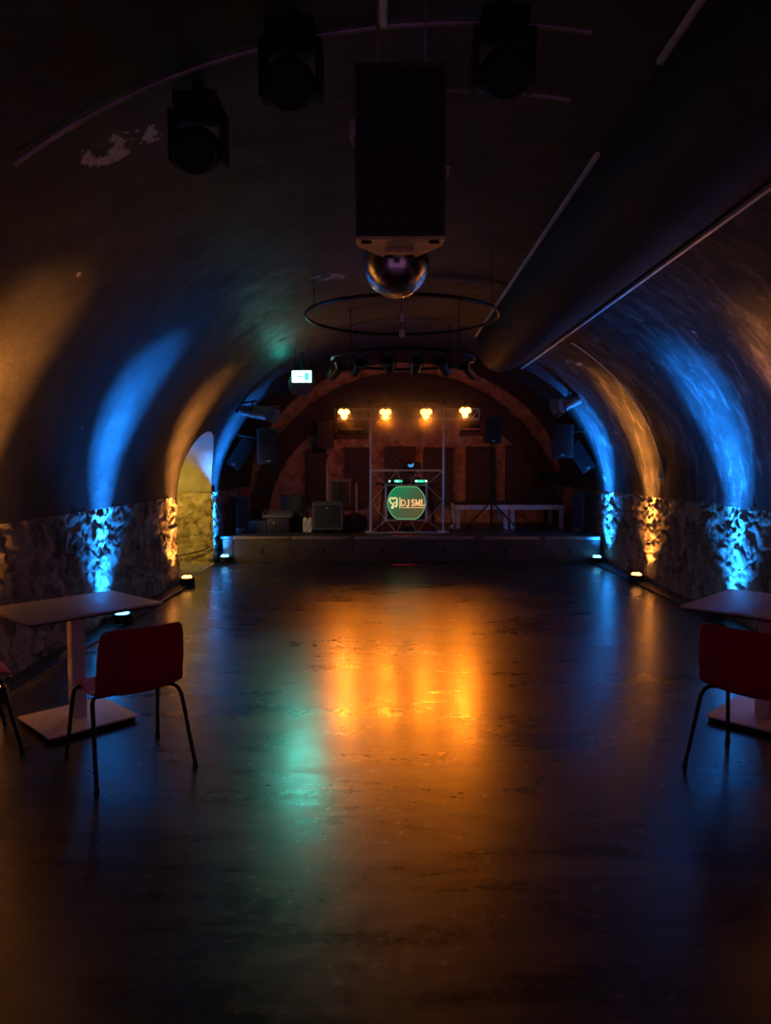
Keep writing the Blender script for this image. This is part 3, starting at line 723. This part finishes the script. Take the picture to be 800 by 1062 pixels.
# lettering
def stroke(mb, pts, r_): mb.tube([(x_, 0, z_) for x_, z_ in pts], r_, 6)
def arc(cx_, cz_, rx_, rz2, a0, a1, n=14): return [(cx_ + rx_ * math.cos(R(a0 + (a1 - a0) * k / n)), cz_ + rz2 * math.sin(R(a0 + (a1 - a0) * k / n))) for k in range(n + 1)]
LZ0, LH = -.052, .108
def letter(ch_, x0, w):
    m = MB(); z0, z1 = LZ0, LZ0 + LH; r_ = .0112; s = .018
    def serif(x_, z_): m.box((x_, 0, z_), (.032, .012, .012))
    if ch_ == 'D':
        stroke(m, [(x0, z0), (x0, z1)], r_); stroke(m, [(x0, z1 - .004)] + arc(x0 + w * .25, (z0 + z1) / 2, w * .72, LH / 2 - .004, 90, -90) + [(x0, z0 + .004)], r_ * .8); serif(x0 - .006, z0 + .003); serif(x0 - .006, z1 - .003)
    if ch_ == 'J':
        stroke(m, [(x0 + w * .6, z1), (x0 + w * .6, z0 + .02)] + arc(x0 + w * .2, z0 + .014, w * .4, .022, 0, -160, 8), r_); serif(x0 + w * .6, z1 - .003)
    if ch_ == 'S':
        stroke(m, arc(x0 + w / 2, z0 + LH * .74, w * .42, LH * .235, 30, 250, 12) + arc(x0 + w / 2, z0 + LH * .27, w * .45, LH * .25, 85, -150, 12), r_)
        m.box((x0 + w * .88, 0, z0 + LH * .86), (.008, .012, .03)); m.box((x0 + w * .08, 0, z0 + LH * .14), (.008, .012, .03))
    if ch_ == 'M':
        stroke(m, [(x0, z0), (x0 + .002, z1)], r_ * .75); stroke(m, [(x0, z1), (x0 + w / 2, z0 + .01)], r_ * .95); stroke(m, [(x0 + w / 2, z0 + .01), (x0 + w, z1)], r_ * .75); stroke(m, [(x0 + w, z0), (x0 + w, z1)], r_)
        for x_ in (x0, x0 + w): serif(x_, z0 + .003); serif(x_, z1 - .003)
    if ch_ == 'L':
        stroke(m, [(x0, z0), (x0, z1)], r_); stroke(m, [(x0, z0 + .005), (x0 + w, z0 + .005)], r_ * .7); m.box((x0 + w, 0, z0 + .018), (.008, .012, .034)); serif(x0, z1 - .003); serif(x0, z0 + .003)
    return m
for ch_, x0, w in (('D', -.092, .074), ('J', .006, .05), ('S', .088, .05), ('M', .166, .066), ('L', .268, .044)):
    o = letter(ch_, x0, w).build('letter', M['lettering'], dj); o.location = (0, -.004, 0)
b = MB(); b.box((-.118, -.003, 0), (.012, .01, .2)); b.build('divider_bar', M['letter_pale'], dj)
b = MB(); b.box((.110, -.003, -.085), (.41, .01, .011)); b.build('underline', M['lettering'], dj)
b = MB()                                                       # heart whose line runs on into a pair of notes
heart = arc(-.262, .055, .034, .034, 200, 20, 10) + arc(-.2, .055, .034, .034, 160, -20, 10) + [(-.17, .03), (-.17, -.05)]
b.tube([(x_, -.004, z_) for x_, z_ in heart], .0125, 6)
b.tube([(x_, -.004, z_) for x_, z_ in [(-.296, .045), (-.285, .01), (-.25, -.02), (-.232, -.03), (-.232, -.075)]], .0125, 6)
b.tube([(-.232, -.004, -.005), (-.17, -.004, .012)], .011, 6)
b.lathe([(0, .008), (.024, 0), (0, -.008)], 14, T(-.250, -.004, -.082) @ rotx(PI / 2)); b.lathe([(0, .008), (.022, 0), (0, -.008)], 14, T(-.188, -.004, -.058) @ rotx(PI / 2))
b.build('heart_and_notes_mark', M['letter_pale'], dj)

# dj desk, laptop and controller
YD = 13.05
zd = at(420, 499, YD).z
tb = thing('dj_desk', 'narrow black folding desk behind the lit sign', 'desk', (at(422, 500, YD).x, YD, HS)); th_ = zd - HS - .03
b = MB(); b.box((0, 0, th_ - .015), (1.15, .55, .03), bevel=.005); b.build('desktop', M['black_soft'], tb)
for sx in (-1, 1):
    for sy in (-1, 1):
        b = MB(); b.tube([(sx * .42, sy * .2, th_ - .02), (sx * .5, sy * .22, .004)], .014, 8); b.build('leg', M['black_gloss'], tb)
cp_ = Vector((at(425, 497, YD).x, YD - .1, HS + th_))
ctl = thing('dj_controller', 'black dj controller with green lights on the booth desk', 'controller', cp_)
b = MB(); b.box((0, 0, .046), (.72, .3, .06), rotx(R(6)), bevel=.01); b.build('body', M['black_soft'], ctl)
for s in (-.2, .2):
    b = MB(); b.lathe([(0, .012), (.09, .01), (.1, 0), (0, 0)], 24, T(s, .0, .076) @ rotx(R(6))); b.build('jog_wheel', M['greybox'], ctl)
b = MB(); b.box((0, 0, .08), (.13, .2, .008), rotx(R(6))); b.build('mixer_strip', M['edge'], ctl)
for s in (-.21, .2):
    b = MB(); b.box((s, -.152, .035), (.14, .01, .04), bevel=.003); b.build('button_strip', M['green_led'], ctl)
for s in (-.23, .11, .29, -.39 + .02):
    b = MB(); b.lathe([(0, .014), (.012, .01), (.018, 0), (0, 0)], 12, T(s, -.156, .036) @ rotx(PI / 2)); b.build('indicator_light', M['white_led'], ctl)
lp = thing('laptop', 'dark open laptop with blue lit mark on its lid', 'laptop', (at(427, 490, YD + .12).x, YD + .16, HS + th_ + .002))
b = MB(); b.box((0, .12, .01), (.34, .24, .018), bevel=.004); b.build('keyboard_base', M['black_soft'], lp)
ld = MB(); ld.box((0, 0, .115), (.34, .012, .235), rotx(R(-12)), bevel=.004); ld = ld.build('lid', M['black_soft'], lp, loc=(0, -.0, .075))
b = MB()
b.prism([(-.055, .0), (-.045, .018), (-.02, .016), (.0, .006), (.02, .016), (.03, .032), (.055, .04), (.05, .012), (.045, -.015), (.02, -.034), (-.02, -.034), (-.046, -.022)], .004, T(-.01, -.018, .165) @ rotx(R(-12)))
b.build('lid_mark', M['logo_blue'], ld)
sb = thing('laptop_stand', 'low black riser box under the laptop on the booth desk', 'stand', (lp.location.x, lp.location.y + .1, HS + th_))
b = MB(); b.box((0, 0, .04), (.36, .2, .078), bevel=.006); b.build('shelf', M['black_soft'], sb); lp.location.z += .078
b = MB(); b.box((0, .096, .04), (.3, .006, .05)); b.build('back_lip', M['greybox'], sb)
# small things under the booth
fl = thing('floor_lamp_can', 'small floor lamp with orange top under the lit sign', 'stage lamp', at(424, 552, 12.75) * 1.0); fl.location.z = HS
b = MB(); b.prism([(-.13, 0), (.13, 0), (.09, .12), (-.09, .12)], .16, T(0, -.08, 0)); b.build('housing', M['black_soft'], fl, smooth=False)
b = MB(); b.lathe([(0, .03), (.05, .02), (.07, 0), (0, 0)], 16, T(0, 0, .12)); b.build('lens', M['edge'], fl)
bt = thing('bottle', 'small pale bottle standing beside the booth frame', 'bottle', (at(468.5, 550, 12.95).x, 12.95, HS))
b = MB(); b.lathe([(0, 0), (.03, 0), (.033, .01), (.033, .15), (.014, .2), (.012, .25), (0, .25)], 16); b.build('body', M['greybox'], bt)
b = MB(); b.lathe([(.034, .05), (.0345, .12), (.034, .12)], 16); b.build('label', M['white'], bt)
b = MB(); b.lathe([(.013, .25), (.015, .255), (.015, .28), (0, .282)], 12); b.build('cap', M['riser'], bt)
tp = MB(); tp.box((at(419, 587, 11.7).x, 11.72, .003), (.38, .045, .005), bevel=.001); tag(tp.build('red_spill_strip', M['red_light_spill']), 'painted red light spill on the floor before the lit sign', 'tape')
tp = MB(); tp.box((at(418, 557, 12.2).x, 12.2, HS + .003), (.34, .04, .005), bevel=.001); tag(tp.build('red_spill_strip', M['red_light_spill']), 'painted red light spill on the stage edge under the lit sign', 'tape')
cb = MB(); pts = [(at(u, v, Y).x, Y, HS + .012) for u, v, Y in ((432, 550, 12.75), (437, 548, 12.85), (443, 549, 12.8), (449, 548, 12.95), (455, 549, 13.0), (452, 549, 13.15))]; cb.tube(pts, .011, 8)
tag(cb.build('power_cable', M['edge']), 'pale cable lying on the stage inside the booth frame', 'cable')

# ------------------------------------------------------------ end wall: absorbers, framed hatches
for i, (u0, u1, v0, v1, lab) in enumerate(((319, 338, 466, 523, 'charcoal acoustic panel hung nearest the stacked boxes'), (358, 383.5, 464, 524, 'charcoal acoustic panel below the big framed hatch'),
        (399, 431, 463, 524, 'wide charcoal acoustic panel behind the laptop'), (439, 470, 464, 524, 'charcoal acoustic panel just past the truss pole'),
        (483, 513, 463, 522, 'charcoal acoustic panel behind the stand speaker'), (524, 556, 462, 522, 'charcoal acoustic panel last in the row, above the risers'))):
    a, c = at(u0, v1, 15.05), at(u1, v0, 15.05); w, h = c.x - a.x, c.z - a.z
    t = thing('acoustic_panel', lab, 'acoustic panel', ((a.x + c.x) / 2, 15.08, a.z), 0, 'acoustic panels on the end wall')
    b = MB(); b.box((0, 0, h / 2), (w, .05, h), bevel=.006); b.build('frame', M['panel'], t)
    b = MB(); rs = .075; nx, nz = max(2, round(w / (2 * rs))), max(2, int(h / rs) - 1)       # scalloped wave relief
    rs = w / (2 * nx) * .97
    for j in range(nz):
        for i2 in range(nx):
            cx_ = -w / 2 + w / nx * (i2 + (.5 if j % 2 else .25)) ; cz_ = .04 + j * (h - .12) / nz
            for r_ in (rs, rs * .62):
                pp = [(cx_ + r_ * math.cos(PI * k / 8), -.028, cz_ + r_ * math.sin(PI * k / 8)) for k in range(9)]
                pp = [p for p in pp if abs(p[0]) < w / 2 - .01]
                if len(pp) > 2: b.tube(pp, .006, 4)
    b.build('wave_relief', M['greybox'], t)
def hatch(n, u0, u1, v0, v1):
    a, c = at(u0, v1, 15.05), at(u1, v0, 15.05); w, h = c.x - a.x, c.z - a.z; cx_, cz_ = (a.x + c.x) / 2, (a.z + c.z) / 2
    r = bpy.data.objects.new(f'window_{n}', None); COL.objects.link(r); r.location = (cx_, 15.12, cz_); struct(r)
    b = MB()
    for s in (-1, 1): b.box((s * (w / 2 - .03), 0, 0), (.06, .1, h)); b.box((0, 0, s * (h / 2 - .03)), (w, .1, .06))
    b.build('window_frame', M['brown'], r, smooth=False)
    b = MB(); b.box((0, .03, 0), (w - .08, .03, h - .08)); b.build('window_pane', M['dark'], r, smooth=False)
    b = MB(); b.box((0, -.02, -.02), (w * .7, .04, .035), bevel=.004); b.build('window_bar', M['edge'], r)
hatch(1, 347.5, 382, 434, 454); hatch(2, 477, 502, 437, 451)

# ------------------------------------------------------------ loudspeakers round the stage
def cab(label, loc, w, d, h, rz, tilt=0, name='loudspeaker', group='stage loudspeakers', bracket=None, roll=0):
    t = thing(name, label, 'loudspeaker', loc, rz, group); t.rotation_euler = (tilt, roll, rz)
    b = MB(); b.box((0, 0, 0), (w, d, h), bevel=.015); b.build('cabinet', M['speaker'], t)
    b = MB(); b.box((0, -d / 2 - .004, .01), (w - .05, .012, h - .08), bevel=.005); b.build('grille', M['grille'], t)
    b = MB(); b.box((0, -d / 2 - .012, -h / 2 + .05), (.06, .006, .018), bevel=.002); b.build('badge', M['riser'], t)
    if bracket is not None:
        b = MB(); b.tube([(0, d / 2 - .02, h * .2), bracket], .018, 8); b.box((0, d / 2 + .01, h * .2), (.1, .03, .14), bevel=.004); b.build('wall_bracket', M['black_gloss'], t)
    return t
a = at(277.5, 463, 12.3); cab('black loudspeaker hung beside the slanted blue-lit box', a, .34, .32, .60, R(14), 0, bracket=(-.5, .1, .2))
a = at(583.5, 458, 12.3); cab('black loudspeaker hung under the dark theatre spotlight opposite', a, .34, .32, .56, R(-12), 0, bracket=(.36, .15, .2))
a = at(249, 469, 12.45); cab('slanted box speaker on the vault lit blue beside the arched passage', a + Vector((-.04, 0.25, -.02)), .25, .30, .56, R(10), 0, name='wedge_loudspeaker', roll=R(33), bracket=(-.25, .1, .06))
a = at(611, 472, 12.45); cab('slanted box speaker on the vault under the blue light stripe opposite', a + Vector((-.10, 0.2, -.03)), .25, .30, .56, R(-10), 0, name='wedge_loudspeaker', roll=R(-33), bracket=(.25, .1, .06))
a = at(234, 545, 12.5); cab('narrow column speaker standing at the stage corner by the passage', (-2.68, 12.75, HS + .32), .22, .26, .62, R(35), 0, name='column_loudspeaker')
cab('narrow column speaker standing at the stage corner opposite the passage', (3.42, 12.75, HS + .36), .22, .26, .70, R(-35), 0, name='column_loudspeaker')
# stand speaker
YQ = 13.0
px = at(510, 500, YQ).x
ts = thing('tripod_stand', 'black tripod stand before the pale risers', 'stand', (px, YQ, HS))
zq = at(510, 460, YQ).z - HS
b = MB(); b.tube([(0, 0, .02), (0, 0, .75)], .02, 10); b.tube([(0, 0, .7), (0, 0, zq)], .015, 10); b.build('pole', M['black_gloss'], ts)
b = MB(); b.lathe([(.02, 0), (.035, .005), (.035, .06), (.02, .065)], 14, T(0, 0, .5)); b.build('collar', M['black_soft'], ts)
for k in range(3):
    an = R(195 + 120 * k) if k != 1 else R(335); an = (R(190), R(345), R(80))[k]
    l = MB(); l.tube([(.02 * math.cos(an), .02 * math.sin(an), .53), (.52 * math.cos(an), .52 * math.sin(an), .012)], .013, 8); lg = l.build('leg', M['black_gloss'], ts)
    l = MB(); l.tube([(.0, 0, .15), (.27 * math.cos(an), .27 * math.sin(an), .27)], .008, 6); l.build('strut', M['edge'], lg)
a = at(509, 446, YQ); cab('black loudspeaker on top of the tripod stand', (px, YQ, HS + zq + .24), .29, .26, .48, R(4), 0)

# theatre spotlights on the vault
def fresnel(label, loc, yaw, tilt, arm):
    t = thing('theatre_spotlight', label, 'spotlight', loc, 0, 'theatre spotlights on the vault')
    A = rotz(yaw) @ roty(PI / 2 - tilt)
    h = MB(); h.lathe([(0, -.24), (.06, -.235), (.085, -.2), (.09, -.05), (.105, -.04), (.108, .2), (.115, .205), (.115, .23), (.1, .23), (.098, .2), (0, .19)], 26, A); h.build('housing', M['lamp_grey'], t)
    l = MB(); l.lathe([(.11, .20), (.118, .205), (.118, .245), (.1, .25), (0, .2)], 26, A); l.build('lens_ring', M['lamp_grey'], t)
    for k in range(4):
        d = MB(); d.box((0, 0, 0), (.20, .006, .15), A @ T(0, 0, .26) @ rotz(k * PI / 2) @ T(0, .115, .06) @ rotx(R(-22))); d.build('barn_door', M['lamp_grey'], t)
    y_ = MB(); y_.tube([A @ Vector((0, -.13, .02)), A @ Vector((-.14, -.13, .02)), A @ Vector((-.18, 0, .02)), A @ Vector((-.14, .13, .02)), A @ Vector((0, .13, .02))], .012, 8)
    y_.tube([A @ Vector((-.18, 0, .02)), Vector(arm)], .016, 8); y_.box(arm, (.08, .08, .08), bevel=.008); y_.build('yoke', M['black_gloss'], t)
    c = MB(); c.box(A @ Vector((0, 0, -.28)), (.1, .1, .1), rotz(.4), bevel=.01); c.tube([A @ Vector((0, 0, -.25)), A @ Vector((.03, .1, -.34)), Vector(arm)], .01, 6); c.build('rear_cap', M['black'], t)
    return t
a = at(263, 427, 11.6); t1 = fresnel('theatre spotlight with barn doors catching blue light above the passage', a, R(-12), R(-8), (-.34, .1, .12))
a = at(597, 414, 11.6); t2 = fresnel('dark theatre spotlight with barn doors beneath the duct end', a, R(192), R(-24), (.36, .1, .14))
# safety bolts on the vault
for i, (u, v, lab) in enumerate(((622, 437, 'small hook on the vault above the blue stripe nearest the spotlight'), (607, 450, 'small hook on the vault at the middle of the blue stripe'), (632, 462, 'small hook on the vault low beside the blue stripe'))):
    p = at(u, v, 11.2)
    for _ in range(40):
        if p.z < vz(min(p.x, XR - .01)) and p.x < XR - .02: p = p + Vector((.02, 0, .012))
    p.x = min(p.x, XR - .03)
    b = MB(); b.tube([p + Vector((.03 * math.cos(R(20 + 20 * k)) - .03, 0, .03 * math.sin(R(200 + 16 * k)))) for k in range(9)], .006, 6); tag(b.build('vault_hook', M['conduit']), lab, 'hook', 'hooks on the vault')

# ------------------------------------------------------------ risers on the stage
def riser(label, x0, x1, y0, y1):
    h = at(520, 524.5, y0).z - HS
    t = thing('stage_riser', label, 'riser', ((x0 + x1) / 2, y0, HS), 0, 'pale stage risers'); w, d = x1 - x0, y1 - y0
    b = MB(); b.box((0, d / 2, h + .03), (w - .01, d, .03), bevel=.004); b.build('riser_top', M['black_soft'], t)
    b = MB(); b.box((0, .02, h - .03), (w - .004, .04, .09), bevel=.006); b.box((0, d - .02, h - .03), (w - .004, .04, .09), bevel=.006)
    for s in (-1, 1): b.box((s * (w / 2 - .02), d / 2, h - .03), (.036, d - .08, .09), bevel=.006)
    b.build('apron', M['riser'], t)
    for s in (-1, 1):
        for y_ in (.05, d - .05):
            b = MB(); b.box((s * (w / 2 - .06), y_, (h - .07) / 2), (.075, .06, h - .07), bevel=.005); b.build('leg', M['riser'], t)
xm_ = at(528.5, 540, 13.45).x
riser('pale-legged stage riser behind the tripod stand', at(472, 540, 13.45).x, xm_ - .004, 13.45, 14.5)
riser('pale-legged stage riser farthest along, lit blue at its edge', xm_ + .004, at(586, 540, 13.45).x, 13.45, 14.5)

# ------------------------------------------------------------ gear piled at the passage end of the stage
def case(name, label, cat, u0, u1, v0, Y, d, m, z0=None, feet=False, knob=False):
    xa_, xb_ = at(u0, 540, Y).x, at(u1, 540, Y).x; zb = HS if z0 is None else z0; h = at(300, v0, Y).z - zb
    t = thing(name, label, cat, ((xa_ + xb_) / 2, Y + d / 2, zb)); w = xb_ - xa_; f = .06 if feet else 0
    b = MB(); b.box((0, 0, f + (h - f) / 2), (w, d, h - f), bevel=.012); b.build('body', M[m], t)
    b = MB(); b.box((0, -d / 2 - .002, f + (h - f) / 2), (w - .08, .012, h - f - .09), bevel=.004); b.build('front_panel', M['grille'] if m != 'greybox' else M['panel'], t)
    if feet:
        for s in (-1, 1):
            b = MB(); b.prism([(-.06, 0), (.06, 0), (.09, f + .01), (-.09, f + .01)], d * .8, T(s * (w / 2 - .1), -d * .4, 0)); b.build('foot', M['black'], t, smooth=False)
    if knob:
        b = MB(); b.lathe([(0, .012), (.012, .01), (.016, 0), (0, 0)], 12, T(0, -d / 2 - .008, h * .82) @ rotx(PI / 2)); b.build('badge', M['riser'], t)
    return t, h
t, h = case('bass_cabinet', 'grey bass cabinet on feet at the stage front', 'cabinet', 324, 355.5, 521, 12.55, .55, 'greybox', feet=True, knob=True)
t, h2 = case('monitor_cabinet', 'grey square cabinet raised behind the bass cabinet', 'cabinet', 342, 364, 497, 13.5, .4, 'greybox', z0=HS + .42)
t, h3 = case('equipment_case', 'low black equipment case under the raised grey cabinet', 'case', 338, 355, 521.5, 13.45, .5, 'black', z0=None)
t.scale.z = .42 / h3
pg = thing('paper_roll', 'pale rolled poster leaning beside the raised grey cabinet', 'roll', (at(369.5, 510, 13.6).x, 13.62, HS))
b = MB(); b.tube([(0, 0, 0), (.0, .04, at(369, 501, 13.6).z - HS)], .022, 12); b.build('paper', M['cloth'], pg)
b = MB(); b.tube([(0, .003, .15), (0, .006, .22)], .024, 12); b.build('band', M['brown'], pg)
gb = thing('gear_bag', 'brown rounded gear bag on the stage beside the booth', 'bag', (at(368.5, 545, 13.36).x, 13.36, HS))
b = MB(); b.lathe([(0, 0), (.2, 0), (.23, .05), (.235, .18), (.2, .27), (.1, .30), (0, .305)], 26); o = b.build('body', M['brown'], gb); o.scale = (1, .7, 1)
b = MB(); b.tube([(-.12, -.14, .22), (-.08, -.17, .30), (0, -.17, .33), (.08, -.17, .30), (.12, -.14, .22)], .012, 8); b.build('handle', M['black'], gb)
t, h = case('flight_case', 'dark flight case behind the mixing desk', 'case', 291, 314, 514, 13.3, .4, 'black_soft')
mx = thing('mixing_desk', 'small mixing desk in a grey tray on the stage', 'mixer', (at(289, 545, 12.6).x, 12.75, HS))
b = MB(); b.box((0, 0, .13), (.40, .42, .26), bevel=.015); b.build('rack', M['black_soft'], mx)
b = MB(); b.box((-.02, 0, .33), (.52, .4, .05), rotx(R(10)), bevel=.008); b.box((-.27, 0, .35), (.02, .4, .1), rotx(R(10)), bevel=.005); b.build('tray', M['greybox'], mx)
for k in range(5):
    b = MB(); b.lathe([(0, .02), (.012, .018), (.015, 0), (0, 0)], 10, T(-.15 + k * .075, -.215, .17 + .02 * (k % 2)) @ rotx(PI / 2)); b.build('knob', M['riser'] if k == 1 else M['greybox'], mx)
t, h = case('amplifier', 'dark amplifier beside the mixing desk', 'amplifier', 306, 318, 531, 12.9, .35, 'black_soft', knob=True)
cl = MB(); rows = []
for j in range(9):
    rows.append([Vector((-.08 + .16 * i / 8, -.02 - .05 * j / 8 + .015 * math.sin(i * 1.3 + j), .26 - .25 * j / 8 + .012 * math.sin(i * 1.1))) for i in range(9)])
cl.grid(rows); o = cl.build('white_cloth', M['cloth'], None, loc=(at(319.3, 540, 12.6).x, 12.6, HS + .012), angle=80); so = o.modifiers.new('t', 'SOLIDIFY'); so.thickness = .008
tag(o, 'crumpled pale cloth between the amplifier and bass cabinet', 'cloth')
t, h = case('small_monitor', 'small blue-lit monitor box at the stage edge by the passage', 'monitor', 244, 250, 548.5, 12.35, .12, 'greybox', knob=True)
t, h = case('bass_bin', 'low black bass bin on the stage behind the small monitor', 'cabinet', 254, 276, 540, 12.7, .45, 'speaker')
ms = thing('microphone_stand', 'thin microphone stand behind the bass cabinet', 'microphone stand', (at(339.5, 520, 13.25).x, 13.25, HS))
b = MB(); b.tube([(0, 0, 0), (0, 0, at(339, 474, 13.25).z - HS)], .011, 8); b.build('pole', M['conduit'], ms)
b = MB(); b.lathe([(0, 0), (.13, 0), (.13, .015), (.03, .03), (0, .03)], 20); b.build('base', M['black_gloss'], ms)
b = MB(); b.lathe([(0, -.09), (.012, -.085), (.017, 0), (.026, .02), (.024, .05), (0, .06)], 14, T(0, 0, at(339, 474, 13.25).z - HS) @ rotx(R(60))); b.build('microphone', M['black_soft'], ms)
t, h = case('wall_speaker_box', 'dark box speaker high on the end wall next to the framed hatch', 'loudspeaker', 330, 345.5, 437, 14.7, .3, 'speaker', z0=at(335, 464, 14.7).z)
b = MB(); b.tube([(0, .1, .3), (0, .5, .3)], .02, 8); b.build('wall_bracket', M['black_gloss'], t)
ws = thing('tilted_monitor', 'black tilted monitor on the end wall past the last acoustic panel', 'monitor', at(572, 494, 14.7)); ws.rotation_euler = (R(20), R(4), 0)
b = MB(); b.box((0, 0, 0), (.46, .1, .2), bevel=.01); b.build('casing', M['black'], ws)
b = MB(); b.tube([(0, .05, 0), (0, .5, -.15)], .016, 8); b.build('wall_bracket', M['black_gloss'], ws)
b = MB(); b.box((0, -.052, 0), (.42, .006, .16), bevel=.002); b.build('display', M['black_soft'], ws)
cbl = MB(); random.seed(3)
for k in range(5):
    x0 = at(268 + 11 * k, 550, 12.4).x; cbl.tube([(x0 + .16 * math.sin(j * .9 + k * 2), 12.3 + .02 * k + .07 * math.cos(j * 1.3 + k), HS + .012 + .004 * (j % 3)) for j in range(12)], .008, 6)
tag(cbl.build('coiled_cable', M['black_soft']), 'tangle of black cables on the stage before the mixing desk', 'cable', kind='stuff')
# slab at the foot of the stone wall
sl = MB(); sl.box((-2.72, 6.02, .03), (.16, .22, .03), rotz(.2), bevel=.006); tag(sl.build('stone_slab', M['pale_stone']), 'flat pale stone slab at the foot of the wall behind the table', 'slab')
cw = MB(); cw.tube([(XL - .02 - 1.2 * k / 12, YP1 - .05 - .0 * k, .30 - .26 * (k / 12) ** .6) for k in range(13)], .01, 6)
tag(cw.build('passage_cable', M['black_soft']), 'black cable drooping along the pale stone of the passage', 'cable')

# thin stage haze, thickest round the lamps
HAZE = 3.2
hm = bpy.data.materials.new('stage_haze'); hm.use_nodes = True; nt = hm.node_tree; nt.nodes.remove(nt.nodes['Principled BSDF'])
vs_ = N(nt, 'ShaderNodeVolumeScatter'); vs_.inputs['Anisotropy'].default_value = .1
tc = N(nt, 'ShaderNodeTexCoord'); hmp = N(nt, 'ShaderNodeMapping'); hmp.inputs['Scale'].default_value = (1 / 1.65, 1 / .95, 1 / .72)
nt.links.new(tc.outputs['Object'], hmp.inputs['Vector'])
gr = N(nt, 'ShaderNodeTexGradient', gradient_type='QUADRATIC_SPHERE'); nt.links.new(hmp.outputs['Vector'], gr.inputs['Vector'])
mu = N(nt, 'ShaderNodeMath', operation='MULTIPLY'); mu.inputs[1].default_value = HAZE; nt.links.new(gr.outputs['Fac'], mu.inputs[0])
nt.links.new(mu.outputs[0], vs_.inputs['Density']); nt.links.new(vs_.outputs['Volume'], nt.nodes['Material Output'].inputs['Volume'])
hz = MB(); hz.box((0, 0, 0), (3.3, 1.9, 1.44)); hz = hz.build('stage_haze', hm, smooth=False, loc=(.27, 12.6, 2.58))
tag(hz, 'thin smoky haze glowing round the amber lamps on the truss', 'haze', kind='stuff')

# ------------------------------------------------------------ world, exposure
w = bpy.data.worlds.new('rear_fill'); SC.world = w; w.use_nodes = True
bg = w.node_tree.nodes['Background']; bg.inputs['Color'].default_value = (.95, .33, .85, 1); bg.inputs['Strength'].default_value = .125  # magenta fill added through the open end behind the camera
SC.view_settings.view_transform = 'Standard'; SC.view_settings.look = 'None'; SC.view_settings.gamma = 1; SC.view_settings.exposure = 0
SC.view_settings.use_curve_mapping = False
